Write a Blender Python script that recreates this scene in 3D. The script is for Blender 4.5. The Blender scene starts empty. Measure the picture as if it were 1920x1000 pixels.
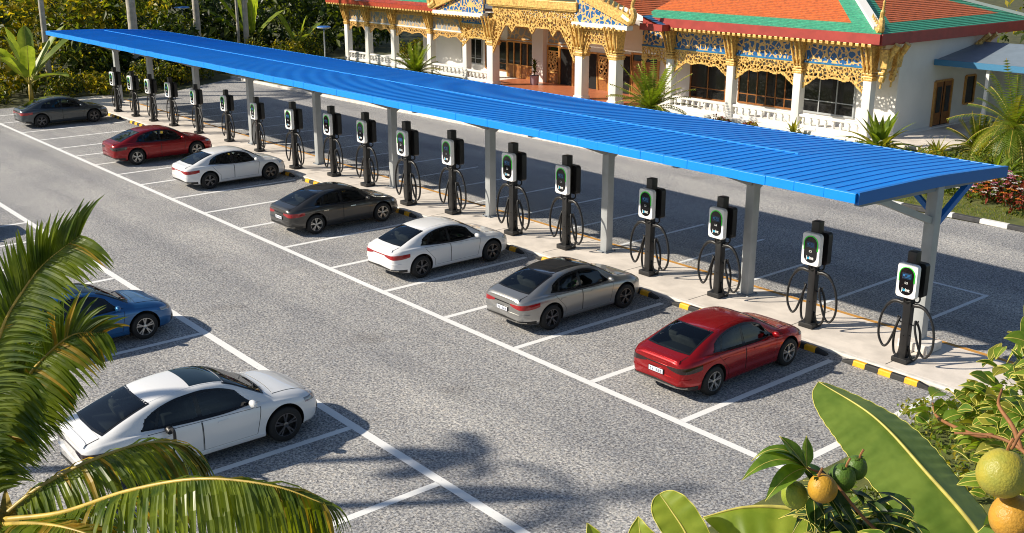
import bpy, bmesh, math, random
from math import sin, cos, pi, radians, atan2, sqrt, exp
from mathutils import Vector, Matrix, noise as mnoise
from mathutils.bvhtree import BVHTree

random.seed(7)
scene = bpy.context.scene
col = scene.collection
V = Vector

# ------------------------------------------------------------------ materials
def new_mat(name):
    m = bpy.data.materials.new(name); m.use_nodes = True
    nt = m.node_tree
    return m, nt, nt.nodes["Principled BSDF"], nt.nodes["Material Output"]

def N(nt, t, **kw):
    n = nt.nodes.new(t)
    for k, v in kw.items():
        if k in n.inputs: n.inputs[k].default_value = v
        else: setattr(n, k, v)
    return n

def mat(name, c, rough=.5, metal=0., var=0., vscale=3., bump=0., bscale=20., coat=0., spec=.5, c2=None, emit=None, estr=1., coord='Object'):
    m, nt, b, out = new_mat(name)
    L = nt.links.new
    b.inputs['Base Color'].default_value = (*c, 1)
    b.inputs['Roughness'].default_value = rough
    b.inputs['Metallic'].default_value = metal
    b.inputs['Coat Weight'].default_value = coat
    b.inputs['Coat Roughness'].default_value = .04
    b.inputs['Specular IOR Level'].default_value = spec
    if emit:
        b.inputs['Emission Color'].default_value = (*emit, 1); b.inputs['Emission Strength'].default_value = estr
    if var or c2 or bump:
        tc = N(nt, 'ShaderNodeTexCoord')
    if var or c2:
        nz = N(nt, 'ShaderNodeTexNoise', Scale=vscale, Detail=5., Roughness=.6)
        L(tc.outputs[coord], nz.inputs['Vector'])
        rp = N(nt, 'ShaderNodeValToRGB')
        d = c2 if c2 else tuple(x*(1-var) for x in c)
        e = c if c2 else tuple(min(1, x*(1+var)) for x in c)
        rp.color_ramp.elements[0].position = .35; rp.color_ramp.elements[1].position = .65
        rp.color_ramp.elements[0].color = (*d, 1); rp.color_ramp.elements[1].color = (*e, 1)
        L(nz.outputs['Fac'], rp.inputs['Fac']); L(rp.outputs['Color'], b.inputs['Base Color'])
    if bump:
        nb = N(nt, 'ShaderNodeTexNoise', Scale=bscale, Detail=4.)
        L(tc.outputs[coord], nb.inputs['Vector'])
        bp = N(nt, 'ShaderNodeBump', Strength=bump, Distance=.02)
        L(nb.outputs['Fac'], bp.inputs['Height']); L(bp.outputs['Normal'], b.inputs['Normal'])
    return m

def leaf_mat(name, c, c2, trans=.45, rough=.4, vscale=2.5, veins=0, tcol=None, spec=.35):
    """leaf: diffuse + translucent + a thin gloss; colour varies with a noise through the plant"""
    m, nt, b, out = new_mat(name)
    L = nt.links.new
    tc = N(nt, 'ShaderNodeTexCoord')
    nz = N(nt, 'ShaderNodeTexNoise', Scale=vscale, Detail=3., Roughness=.6)
    L(tc.outputs['Object'], nz.inputs['Vector'])
    rp = N(nt, 'ShaderNodeValToRGB')
    rp.color_ramp.elements[0].position = .38; rp.color_ramp.elements[1].position = .64
    rp.color_ramp.elements[0].color = (*c2, 1); rp.color_ramp.elements[1].color = (*c, 1)
    L(nz.outputs['Fac'], rp.inputs['Fac'])
    L(rp.outputs['Color'], b.inputs['Base Color'])
    b.inputs['Roughness'].default_value = rough
    b.inputs['Specular IOR Level'].default_value = spec
    tr = N(nt, 'ShaderNodeBsdfTranslucent')
    if tcol: tr.inputs['Color'].default_value = (*tcol, 1)
    else:
        mx = N(nt, 'ShaderNodeMixRGB', blend_type='MULTIPLY'); mx.inputs[0].default_value = 1.
        mx.inputs[2].default_value = (1.6, 1.5, .5, 1)
        L(rp.outputs['Color'], mx.inputs[1]); L(mx.outputs[0], tr.inputs['Color'])
    ms = N(nt, 'ShaderNodeMixShader'); ms.inputs[0].default_value = trans
    L(b.outputs[0], ms.inputs[1]); L(tr.outputs[0], ms.inputs[2]); L(ms.outputs[0], out.inputs['Surface'])
    return m

def asphalt_mat():
    m, nt, b, out = new_mat('asphalt'); L = nt.links.new
    tc = N(nt, 'ShaderNodeTexCoord')
    n1 = N(nt, 'ShaderNodeTexNoise', Scale=18., Detail=7., Roughness=.8); L(tc.outputs['Object'], n1.inputs['Vector'])
    v1 = N(nt, 'ShaderNodeTexVoronoi', Scale=28.); L(tc.outputs['Object'], v1.inputs['Vector'])
    n2 = N(nt, 'ShaderNodeTexNoise', Scale=.25, Detail=5., Roughness=.6); L(tc.outputs['Object'], n2.inputs['Vector'])
    r1 = N(nt, 'ShaderNodeValToRGB')
    e = r1.color_ramp.elements
    e[0].position = .37; e[0].color = (.04, .043, .05, 1)
    e[1].position = .68; e[1].color = (.76, .76, .765, 1)
    k = r1.color_ramp.elements.new(.48); k.color = (.345, .347, .352, 1)
    L(n1.outputs['Fac'], r1.inputs['Fac'])
    # single stones of other tones
    r3 = N(nt, 'ShaderNodeValToRGB'); r3.color_ramp.interpolation = 'CONSTANT'
    q = r3.color_ramp.elements
    q[0].position = 0; q[0].color = (.66, .66, .69, 1); q[1].position = .25; q[1].color = (1, .98, .95, 1)
    for p_, c_ in ((.5, (1.22, 1.2, 1.15, 1)), (.72, (.9, .92, .96, 1)), (.86, (1.15, 1.08, 1., 1)), (.93, (.6, .6, .62, 1))):
        z = q.new(p_); z.color = c_
    sx = N(nt, 'ShaderNodeSeparateColor'); L(v1.outputs['Color'], sx.inputs[0]); L(sx.outputs[0], r3.inputs['Fac'])
    m1 = N(nt, 'ShaderNodeMixRGB', blend_type='MULTIPLY'); m1.inputs[0].default_value = 1.
    L(r1.outputs['Color'], m1.inputs[1]); L(r3.outputs['Color'], m1.inputs[2])
    r2 = N(nt, 'ShaderNodeValToRGB')
    r2.color_ramp.elements[0].position = .3; r2.color_ramp.elements[0].color = (.82, .82, .83, 1)
    r2.color_ramp.elements[1].position = .7; r2.color_ramp.elements[1].color = (1.12, 1.1, 1.06, 1)
    L(n2.outputs['Fac'], r2.inputs['Fac'])
    m2 = N(nt, 'ShaderNodeMixRGB', blend_type='MULTIPLY'); m2.inputs[0].default_value = 1.
    L(m1.outputs[0], m2.inputs[1]); L(r2.outputs['Color'], m2.inputs[2])
    # lanes worn and dirtied along the row, and odd stains
    mp = N(nt, 'ShaderNodeMapping'); mp.inputs['Scale'].default_value = (.045, .55, 1); L(tc.outputs['Object'], mp.inputs['Vector'])
    n3 = N(nt, 'ShaderNodeTexNoise', Scale=1., Detail=4., Roughness=.55); L(mp.outputs[0], n3.inputs['Vector'])
    r4 = N(nt, 'ShaderNodeValToRGB')
    r4.color_ramp.elements[0].position = .34; r4.color_ramp.elements[0].color = (.80, .81, .83, 1)
    r4.color_ramp.elements[1].position = .66; r4.color_ramp.elements[1].color = (1.13, 1.12, 1.1, 1)
    L(n3.outputs['Fac'], r4.inputs['Fac'])
    n4 = N(nt, 'ShaderNodeTexNoise', Scale=.7, Detail=3., Roughness=.5); L(tc.outputs['Object'], n4.inputs['Vector'])
    r5 = N(nt, 'ShaderNodeValToRGB')
    r5.color_ramp.elements[0].position = .26; r5.color_ramp.elements[0].color = (.84, .83, .82, 1)
    r5.color_ramp.elements[1].position = .38; r5.color_ramp.elements[1].color = (1, 1, 1, 1)
    L(n4.outputs['Fac'], r5.inputs['Fac'])
    m3 = N(nt, 'ShaderNodeMixRGB', blend_type='MULTIPLY'); m3.inputs[0].default_value = 1.
    L(m2.outputs[0], m3.inputs[1]); L(r4.outputs['Color'], m3.inputs[2])
    m4 = N(nt, 'ShaderNodeMixRGB', blend_type='MULTIPLY'); m4.inputs[0].default_value = 1.
    L(m3.outputs[0], m4.inputs[1]); L(r5.outputs['Color'], m4.inputs[2]); m2 = m4
    L(m2.outputs[0], b.inputs['Base Color'])
    b.inputs['Roughness'].default_value = .9; b.inputs['Specular IOR Level'].default_value = .25
    bp = N(nt, 'ShaderNodeBump', Strength=.55, Distance=.03)
    L(n1.outputs['Fac'], bp.inputs['Height']); L(bp.outputs['Normal'], b.inputs['Normal'])
    return m

def paint_line_mat(name, c, wear=.45):
    """road paint with worn patches"""
    m, nt, b, out = new_mat(name); L = nt.links.new
    tc = N(nt, 'ShaderNodeTexCoord')
    n1 = N(nt, 'ShaderNodeTexNoise', Scale=10., Detail=6., Roughness=.8); L(tc.outputs['Object'], n1.inputs['Vector'])
    r1 = N(nt, 'ShaderNodeValToRGB')
    r1.color_ramp.elements[0].position = wear - .13; r1.color_ramp.elements[0].color = (.33, .33, .33, 1)
    r1.color_ramp.elements[1].position = wear; r1.color_ramp.elements[1].color = (*c, 1)
    L(n1.outputs['Fac'], r1.inputs['Fac']); L(r1.outputs['Color'], b.inputs['Base Color'])
    b.inputs['Roughness'].default_value = .75
    return m

def mosaic_mat(name, ground, motif, line, scale=7.):
    """glass mosaic of blossoms and tendrils"""
    m, nt, b, out = new_mat(name); L = nt.links.new
    tc = N(nt, 'ShaderNodeTexCoord')
    v = N(nt, 'ShaderNodeTexVoronoi', Scale=scale); L(tc.outputs['Object'], v.inputs['Vector'])
    r = N(nt, 'ShaderNodeValToRGB'); r.color_ramp.interpolation = 'CONSTANT'
    q = r.color_ramp.elements; q[0].position = 0; q[0].color = (*line, 1); q[1].position = .12; q[1].color = (*motif, 1)
    z = q.new(.36); z.color = (*ground, 1)
    L(v.outputs['Distance'], r.inputs['Fac'])
    v2 = N(nt, 'ShaderNodeTexVoronoi', Scale=scale*.6, feature='DISTANCE_TO_EDGE'); L(tc.outputs['Object'], v2.inputs['Vector'])
    g = N(nt, 'ShaderNodeMath', operation='LESS_THAN'); g.inputs[1].default_value = .075; L(v2.outputs['Distance'], g.inputs[0])
    mx = N(nt, 'ShaderNodeMixRGB'); L(g.outputs[0], mx.inputs[0]); L(r.outputs['Color'], mx.inputs[1]); mx.inputs[2].default_value = (*motif, 1)
    L(mx.outputs[0], b.inputs['Base Color'])
    b.inputs['Roughness'].default_value = .3
    return m

def roof_tile_mat(name, c):
    m, nt, b, out = new_mat(name); L = nt.links.new
    tc = N(nt, 'ShaderNodeTexCoord')
    nz = N(nt, 'ShaderNodeTexNoise', Scale=6., Detail=4.); L(tc.outputs['Object'], nz.inputs['Vector'])
    r = N(nt, 'ShaderNodeValToRGB')
    r.color_ramp.elements[0].position = .3; r.color_ramp.elements[0].color = (*[x*.62 for x in c], 1)
    r.color_ramp.elements[1].position = .7; r.color_ramp.elements[1].color = (*[min(1, x*1.2) for x in c], 1)
    L(nz.outputs['Fac'], r.inputs['Fac']); L(r.outputs['Color'], b.inputs['Base Color'])
    b.inputs['Roughness'].default_value = .4
    return m

def fruit_mat(name, c, c2):
    m = mat(name, c, .42, c2=c2, vscale=9., bump=.25, bscale=90., spec=.35)
    nt = m.node_tree; b = nt.nodes['Principled BSDF']; L = nt.links.new; tc = [n for n in nt.nodes if n.type == 'TEX_COORD'][0]
    src = b.inputs['Base Color'].links[0].from_socket
    nz = N(nt, 'ShaderNodeTexNoise', Scale=38., Detail=6., Roughness=.75); L(tc.outputs['Object'], nz.inputs['Vector'])
    rp = N(nt, 'ShaderNodeValToRGB'); rp.color_ramp.elements[0].position = .60; rp.color_ramp.elements[0].color = (0, 0, 0, 1); rp.color_ramp.elements[1].position = .70; rp.color_ramp.elements[1].color = (.6, .6, .6, 1)
    L(nz.outputs['Fac'], rp.inputs['Fac'])
    mx = N(nt, 'ShaderNodeMixRGB'); mx.inputs[2].default_value = (.16, .085, .02, 1); L(rp.outputs['Color'], mx.inputs[0]); L(src, mx.inputs[1]); L(mx.outputs[0], b.inputs['Base Color'])
    return m

M = {}
M['asphalt'] = asphalt_mat()
M['line'] = paint_line_mat('white_road_paint', (.80, .80, .79), .40)
M['line_faint'] = paint_line_mat('faded_road_paint', (.74, .76, .78), .46)
M['orange_line'] = paint_line_mat('orange_road_paint', (.55, .27, .05), .42)
M['concrete'] = mat('concrete', (.68, .62, .56), .85, var=.13, vscale=1.4, bump=.12, bscale=40)
M['kerb'] = mat('kerb_concrete', (.70, .66, .61), .8, var=.14, vscale=4, bump=.1)
M['soil'] = mat('soil', (.045, .05, .02), .95, c2=(.10, .10, .035), vscale=.8, bump=.4, bscale=6)
M['lawn'] = mat('lawn_soil', (.14, .15, .035), .95, c2=(.07, .09, .02), vscale=2.5, bump=.4, bscale=30)
M['canopy_blue'] = mat('blue_sheet_steel', (.0, .22, .75), .4, var=.07, vscale=.7, spec=.35)
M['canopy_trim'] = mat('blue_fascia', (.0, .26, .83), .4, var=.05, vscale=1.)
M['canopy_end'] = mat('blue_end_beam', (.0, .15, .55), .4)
M['flashing'] = mat('pale_flashing', (.03, .30, .76), .4)
M['steel'] = mat('grey_painted_steel', (.40, .42, .43), .45, var=.08, vscale=2.)
M['under'] = mat('underside', (.25, .28, .32), .6)
M['black_metal'] = mat('black_powder_coat', (.016, .016, .017), .42, var=.2, vscale=6)
M['black_cable'] = mat('black_rubber_cable', (.012, .012, .013), .5)
M['white_shell'] = mat('white_plastic', (.90, .90, .90), .3)
M['bezel'] = mat('black_glass', (.008, .008, .009), .15)
M['green_led'] = mat('green_light', (.03, .5, .03), .4, emit=(.06, .75, .05), estr=.15)
M['screen'] = mat('screen', (.012, .03, .06), .2, emit=(.01, .05, .12), estr=.1)
M['screen_blue'] = mat('screen_blue', (.03, .16, .38), .3, emit=(.05, .3, .8), estr=.04)
M['logo_white'] = mat('logo_white', (.8, .8, .8), .5)
M['logo_blue'] = mat('logo_blue', (.05, .5, .8), .5)
M['stop_black'] = mat('black_rubber_block', (.022, .022, .022), .7, var=.3, vscale=8)
M['stop_yellow'] = mat('yellow_block', (.86, .43, .01), .55, var=.12, vscale=10)
M['kerb_black'] = mat('black_kerb_paint', (.05, .05, .052), .7, var=.25, vscale=6)
M['kerb_white'] = mat('white_kerb_paint', (.74, .73, .70), .7, var=.1, vscale=6)
M['white_wall'] = mat('white_render', (.80, .78, .74), .75, var=.035, vscale=.8)
M['gold'] = mat('gilded_carving', (.86, .48, .15), .34, metal=.2, var=.4, vscale=9, bump=.5, bscale=26)
M['gold_dark'] = mat('old_gilding', (.70, .42, .14), .42, metal=.15, var=.35, vscale=9, bump=.5, bscale=26)
M['mosaic'] = mosaic_mat('blue_gold_mosaic', (.02, .12, .33), (.80, .50, .19), (.95, .75, .4), 4.6)
M['mosaic_grey'] = mosaic_mat('grey_gold_mosaic', (.28, .30, .33), (.62, .42, .2), (.35, .2, .1), 3.0)
M['fascia_red'] = mat('red_fascia', (.36, .045, .035), .5, var=.12, vscale=2)
M['tile_green'] = roof_tile_mat('green_roof_tile', (.05, .34, .20))
M['tile_orange'] = roof_tile_mat('orange_roof_tile', (.60, .135, .022))
M['tile_blue'] = roof_tile_mat('blue_roof_tile', (.03, .20, .42))
M['tile_red'] = roof_tile_mat('red_roof_tile', (.42, .06, .03))
M['ridge_white'] = mat('white_ridge', (.75, .74, .72), .6)
M['wood'] = mat('varnished_wood', (.34, .13, .028), .4, c2=(.22, .075, .015), vscale=7)
M['wood_light'] = mat('light_wood_frame', (.55, .27, .07), .4, var=.2, vscale=6)
M['dark_glass'] = mat('dark_window_glass', (.012, .013, .014), .08)
M['room_shade'] = mat('opening_shade', (.006, .006, .006), .9)  # near-black paint stands in for the shade inside open doorways
M['terracotta'] = mat('terracotta_floor', (.50, .17, .08), .35, var=.1, vscale=3)
M['awning_blue'] = mat('awning_edge', (.05, .20, .36), .5)
M['awning_grey'] = mat('awning_sheet', (.20, .25, .30), .5, var=.08, vscale=2)
M['stone'] = mat('rough_stone', (.34, .32, .28), .9, var=.3, vscale=5, bump=.6, bscale=9)
M['tyre'] = mat('tyre_rubber', (.012, .012, .012), .75)
M['rim_silver'] = mat('alloy_rim', (.55, .54, .52), .3, metal=.85)
M['rim_dark'] = mat('dark_rim', (.14, .14, .15), .28, metal=.8)
M['rim_back'] = mat('brake_dark', (.01, .01, .01), .7)
M['carglass'] = mat('tinted_car_glass', (.007, .017, .026), .03, spec=.5)
def car_glass():
    m, nt, b, out = new_mat('car_window_glass'); L = nt.links.new
    tr = N(nt, 'ShaderNodeBsdfTransparent'); tr.inputs['Color'].default_value = (.42, .50, .52, 1)
    gl = N(nt, 'ShaderNodeBsdfGlossy'); gl.inputs['Roughness'].default_value = .02; gl.inputs['Color'].default_value = (.95, .97, 1, 1)
    fr = N(nt, 'ShaderNodeFresnel', IOR=1.5); mx = N(nt, 'ShaderNodeMixShader')
    L(fr.outputs[0], mx.inputs[0]); L(tr.outputs[0], mx.inputs[1]); L(gl.outputs[0], mx.inputs[2]); L(mx.outputs[0], out.inputs['Surface'])
    return m
M['carwindow'] = car_glass()
M['seat'] = mat('seat_cloth', (.10, .085, .07), .8, var=.2, vscale=8)
M['cabin'] = mat('cabin_plastic', (.035, .033, .032), .6)
M['cartrim'] = mat('black_trim', (.010, .010, .011), .25)
M['carplastic'] = mat('black_bumper_plastic', (.014, .014, .014), .55)
M['seam'] = mat('panel_gap', (.012, .012, .012), .7)
M['lamp_red'] = mat('tail_lamp_red', (.33, .006, .009), .15, coat=.8)
M['lamp_dark'] = mat('tail_lamp_smoked', (.02, .008, .007), .12, coat=.8)
M['lamp_clear'] = mat('head_lamp', (.35, .38, .42), .12, metal=.3, coat=.8)
M['chrome'] = mat('chrome', (.7, .68, .64), .18, metal=1.)
M['plate'] = mat('plate_white', (.72, .74, .8), .4)
M['plate_ink'] = mat('plate_ink', (.12, .14, .2), .6)
M['trunk_bark'] = mat('palm_bark', (.52, .48, .42), .85, c2=(.36, .33, .28), vscale=3, bump=.5, bscale=8)
M['bark_dark'] = mat('bark', (.16, .11, .07), .9, c2=(.09, .06, .04), vscale=6, bump=.6, bscale=14)
M['twig'] = mat('reddish_twig', (.24, .10, .035), .7, var=.3, vscale=14)
M['lamp_blue'] = mat('lamp_cap_blue', (.03, .14, .45), .4)
M['pot'] = mat('glazed_pot', (.34, .26, .30), .4)
# foliage
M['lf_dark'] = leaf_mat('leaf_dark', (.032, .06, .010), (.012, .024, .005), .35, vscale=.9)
M['lf_mid'] = leaf_mat('leaf_mid', (.16, .20, .018), (.06, .09, .01), .52, vscale=.9)
M['lf_gold_sunlit'] = leaf_mat('leaf_gold_sunlit', (.50, .40, .035), (.22, .21, .02), .58, vscale=.9)  # gold leaf tone with warm sunlight put into the colour
M['lf_bright'] = leaf_mat('leaf_bright', (.24, .33, .045), (.11, .18, .02), .5, vscale=3)
M['lf_yellow'] = leaf_mat('leaf_yellow', (.36, .34, .05), (.17, .2, .03), .5, vscale=5)
M['banana'] = leaf_mat('banana_leaf', (.20, .29, .05), (.12, .20, .03), .42, rough=.34, vscale=4, spec=.5)
M['banana_light'] = leaf_mat('banana_leaf_light', (.36, .44, .06), (.2, .29, .03), .5, rough=.4, vscale=4)
M['banana_far'] = leaf_mat('banana_far', (.30, .38, .07), (.15, .22, .035), .45, rough=.4, vscale=1.2)
M['midrib'] = mat('leaf_midrib', (.48, .42, .09), .5, var=.2, vscale=8)
M['palm_leaf'] = leaf_mat('coconut_leaflet', (.22, .28, .026), (.07, .125, .014), .5, rough=.36, vscale=3.2, spec=.5)
M['palm_leaf_dry'] = leaf_mat('coconut_leaflet_dry', (.52, .33, .04), (.22, .19, .025), .45, rough=.45, vscale=3)
M['rachis'] = mat('frond_rachis', (.46, .33, .06), .45, var=.25, vscale=6)
M['mango_leaf'] = leaf_mat('mango_leaf', (.17, .28, .03), (.08, .16, .018), .4, rough=.3, vscale=12, spec=.5)
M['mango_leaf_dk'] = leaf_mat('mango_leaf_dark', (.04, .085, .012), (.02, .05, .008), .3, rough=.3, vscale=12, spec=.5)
M['guava_leaf'] = leaf_mat('round_leaf', (.24, .34, .04), (.10, .19, .02), .42, rough=.36, vscale=9, spec=.45)
M['leaf_edge'] = mat('leaf_edge', (.52, .48, .08), .5)
M['fruit_green'] = fruit_mat('green_fruit', (.30, .34, .03), (.2, .27, .03))
M['fruit_dkgreen'] = fruit_mat('dark_green_fruit', (.09, .17, .02), (.06, .12, .016))
M['fruit_orange'] = fruit_mat('orange_fruit', (.58, .32, .03), (.36, .2, .025))
M['fruit_yellow'] = fruit_mat('yellow_fruit', (.42, .34, .04), (.30, .3, .05))
M['fruit_amber'] = fruit_mat('amber_fruit', (.56, .28, .03), (.42, .24, .04))
for nm, c in (('pink', (.65, .18, .35)), ('white', (.8, .75, .72)), ('orange', (.75, .25, .03)), ('red', (.28, .045, .02)), ('violet', (.25, .12, .5))):
    M['fl_'+nm] = leaf_mat('petal_'+nm, c, tuple(x*.7 for x in c), .3, tcol=c)
PAINT = {
 'red': mat('red_paint', (.36, .006, .009), .24, metal=.55, coat=.5),
 'red_far': mat('deep_red_paint', (.28, .006, .009), .26, metal=.5, coat=.5),
 'white': mat('white_paint', (.80, .80, .80), .3, coat=1.),
 'silver': mat('silver_paint', (.37, .365, .35), .32, metal=.75, coat=1.),
 'graphite': mat('graphite_paint', (.055, .052, .048), .3, metal=.6, coat=1.),
 'slate': mat('slate_paint', (.06, .072, .08), .3, metal=.6, coat=1.),
 'blue': mat('blue_paint', (.02, .13, .33), .3, metal=.5, coat=1.),
 'black': mat('black_paint', (.009, .009, .010), .12, coat=1.),
}

# ------------------------------------------------------------------ mesh helpers
class MB:
    def __init__(s): s.v = []; s.f = []; s.m = []; s.mats = []
    def mi(s, mt):
        if mt not in s.mats: s.mats.append(mt)
        return s.mats.index(mt)
    def add(s, vs, fs, mt):
        o = len(s.v); k = s.mi(mt)
        s.v.extend([tuple(p) for p in vs]); s.f.extend([tuple(i+o for i in f) for f in fs]); s.m.extend([k]*len(fs))
    def box(s, c, d, mt, rot=None, bev=0., taper=None):
        x, y, z = d[0]/2, d[1]/2, d[2]/2
        tx = taper if taper else 1.
        if bev <= 0:
            P = [V((sx*x*(tx if sz > 0 else 1), sy*y*(tx if sz > 0 else 1), sz*z)) for sz in (-1, 1) for sx, sy in ((-1, -1), (1, -1), (1, 1), (-1, 1))]
            F = [(3, 2, 1, 0), (4, 5, 6, 7)] + [(i, (i+1) % 4, 4+(i+1) % 4, 4+i) for i in range(4)]
        else:
            bm = bmesh.new(); bmesh.ops.create_cube(bm, size=1)
            for v in bm.verts: v.co = V((v.co.x*d[0]*(tx if v.co.z > 0 else 1), v.co.y*d[1]*(tx if v.co.z > 0 else 1), v.co.z*d[2]))
            bmesh.ops.bevel(bm, geom=bm.edges[:], offset=bev, segments=2, affect='EDGES', profile=.5)
            bm.verts.index_update()
            P = [v.co.copy() for v in bm.verts]; F = [tuple(v.index for v in f.verts) for f in bm.faces]; bm.free()
        if rot is not None: P = [rot @ p for p in P]
        c = V(c); s.add([p+c for p in P], F, mt)
    def beam(s, a, b, w, h, mt, up=(0, 0, 1)):
        a, b = V(a), V(b); t = (b-a).normalized(); r = t.cross(V(up))
        if r.length < 1e-4: r = t.cross(V((0, 1, 0)))
        r.normalize(); u = r.cross(t)
        P = [p + r*(sx*w/2) + u*(sz*h/2) for p in (a, b) for sx, sz in ((-1, -1), (1, -1), (1, 1), (-1, 1))]
        s.add(P, [(0, 1, 2, 3)[::-1], (4, 5, 6, 7)] + [(i, (i+1) % 4, 4+(i+1) % 4, 4+i) for i in range(4)], mt)
    def tube(s, pts, r, mt, n=8, caps=True):
        pts = [V(p) for p in pts]; k = len(pts)
        rr = r if isinstance(r, (list, tuple)) else [r]*k
        P = []; prev = None
        for i, p in enumerate(pts):
            t = (pts[min(i+1, k-1)] - pts[max(i-1, 0)])
            if t.length < 1e-9: t = V((0, 0, 1))
            t.normalize()
            if prev is None:
                a = V((0, 0, 1)) if abs(t.z) < .9 else V((1, 0, 0))
                u = t.cross(a).normalized()
            else:
                u = (prev - t*prev.dot(t)).normalized()
            prev = u; w = t.cross(u)
            P += [p + (u*cos(2*pi*j/n) + w*sin(2*pi*j/n))*rr[i] for j in range(n)]
        F = [(i*n+j, i*n+(j+1) % n, (i+1)*n+(j+1) % n, (i+1)*n+j) for i in range(k-1) for j in range(n)]
        if caps: F += [tuple(range(n))[::-1], tuple((k-1)*n+j for j in range(n))]
        s.add(P, F, mt)
    def lathe(s, prof, mt, c=(0, 0, 0), n=24, axis='z', a0=0.):
        c = V(c); P = []
        for r, h in prof:
            for j in range(n):
                a = 2*pi*j/n + a0
                if axis == 'z': q = V((r*cos(a), r*sin(a), h))
                elif axis == 'x': q = V((h, r*cos(a), r*sin(a)))
                else: q = V((r*cos(a), h, r*sin(a)))
                P.append(c+q)
        k = len(prof)
        F = [(i*n+j, i*n+(j+1) % n, (i+1)*n+(j+1) % n, (i+1)*n+j) for i in range(k-1) for j in range(n)]
        s.add(P, F, mt)
    def prism(s, poly, y0, y1, mt, axis='y'):
        """poly of (a,b) extruded along an axis: y -> (a,y,b); x -> (x,a,b); z -> (a,b,z)"""
        n = len(poly)
        def q(a, b, t): return V((a, t, b)) if axis == 'y' else V((t, a, b)) if axis == 'x' else V((a, b, t))
        P = [q(a, b, y0) for a, b in poly] + [q(a, b, y1) for a, b in poly]
        F = [tuple(range(n)), tuple(range(n, 2*n))[::-1]] + [(i, n+i, n+(i+1) % n, (i+1) % n) for i in range(n)]
        s.add(P, F, mt)
    def mesh(s, name, smooth=False, angle=None, fix=True):
        me = bpy.data.meshes.new(name); me.from_pydata(s.v, [], s.f)
        for mt in s.mats: me.materials.append(mt)
        me.polygons.foreach_set('material_index', s.m)
        if fix and len(s.f) < 20000:
            bm = bmesh.new(); bm.from_mesh(me); bmesh.ops.recalc_face_normals(bm, faces=bm.faces); bm.to_mesh(me); bm.free()
        if smooth or angle:
            me.polygons.foreach_set('use_smooth', [True]*len(me.polygons))
            if angle: me.set_sharp_from_angle(angle=radians(angle))
        me.update(); return me
    def build(s, name, parent=None, smooth=False, angle=None, world=False, fix=True):
        if world and parent is not None:
            o = root_loc(parent); s.v = [(x-o.x, y-o.y, z-o.z) for x, y, z in s.v]
        return link(name, s.mesh(name, smooth, angle, fix), parent)

def root_loc(o):
    p = V(o.location)
    while o.parent: o = o.parent; p += V(o.location)
    return p

def link(name, me, parent=None, loc=None):
    o = bpy.data.objects.new(name, me); col.objects.link(o)
    if parent is not None: o.parent = parent
    if loc is not None: o.location = loc
    return o

def tag(o, label=None, cat=None, group=None, kind=None):
    for k, v in (('label', label), ('category', cat), ('group', group), ('kind', kind)):
        if v: o[k] = v
    return o

def empty(name, loc=(0, 0, 0), label=None, cat=None, group=None, rz=0., s=1.):
    o = bpy.data.objects.new(name, None); col.objects.link(o); o.empty_display_size = .3
    o.location = loc; o.rotation_euler = (0, 0, rz); o.scale = (s, s, s)
    return tag(o, label, cat, group)

def kids(o): return [c for c in col.objects if c.parent == o]

def copy_tree(o, parent=None):
    c = o.copy(); col.objects.link(c); c.parent = parent
    for ch in kids(o): copy_tree(ch, c)
    return c

def catmull(pts, n):
    pts = [V(p) for p in pts]; P = [pts[0]*2-pts[1]] + pts + [pts[-1]*2-pts[-2]]
    out = []
    for i in range(1, len(P)-2):
        for j in range(n):
            t = j/n; a, b, c, d = P[i-1:i+3]
            out.append(.5*((2*b) + (c-a)*t + (2*a-5*b+4*c-d)*t*t + (3*b-a-3*c+d)*t**3))
    out.append(pts[-1]); return out

def keyed(keys):
    """smooth monotone interpolation through (t, value) keys"""
    X = [k[0] for k in keys]; Y = [k[1] for k in keys]; n = len(X)
    d = [(Y[i+1]-Y[i])/(X[i+1]-X[i]) for i in range(n-1)]
    m = [d[0]] + [0 if d[i-1]*d[i] <= 0 else 2*d[i-1]*d[i]/(d[i-1]+d[i]) for i in range(1, n-1)] + [d[-1]]
    def f(x):
        if x <= X[0]: return Y[0]
        if x >= X[-1]: return Y[-1]
        i = 0
        while x > X[i+1]: i += 1
        h = X[i+1]-X[i]; t = (x-X[i])/h
        return (2*t**3-3*t*t+1)*Y[i] + (t**3-2*t*t+t)*h*m[i] + (-2*t**3+3*t*t)*Y[i+1] + (t**3-t*t)*h*m[i+1]
    return f
# ------------------------------------------------------------------ cars (local: nose +Y, right side +X, origin on the ground below the middle)
CL = 4.55; RA, FA = .93, 3.65; WR, WH = .345, .345
TOP = keyed([(0, .895), (.05, .95), (.2, .99), (.36, 1.04), (.7, 1.185), (1.1, 1.325), (1.45, 1.41), (1.8, 1.445), (2.1, 1.455), (2.45, 1.425), (2.75, 1.345), (3.05, 1.20), (3.36, 1.02), (3.52, .965), (3.85, .915), (4.15, .84), (4.38, .735), (4.5, .64), (4.55, .56)])
BELT = keyed([(0, .83), (.3, .925), (.8, .955), (1.4, .935), (2.4, .895), (3.2, .87), (3.6, .84), (4.1, .76), (4.38, .65), (4.55, .5)])
HW = keyed([(0, .66), (.04, .735), (.13, .80), (.3, .86), (.6, .905), (.95, .92), (1.5, .905), (2.2, .895), (2.9, .9), (3.6, .912), (3.95, .89), (4.2, .83), (4.38, .73), (4.5, .58), (4.55, .47)])
BOT = keyed([(0, .34), (.1, .29), (.4, .22), (.8, .18), (3.9, .18), (4.3, .2), (4.55, .27)])
def lerp(a, b, t): return a+(b-a)*t

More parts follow.
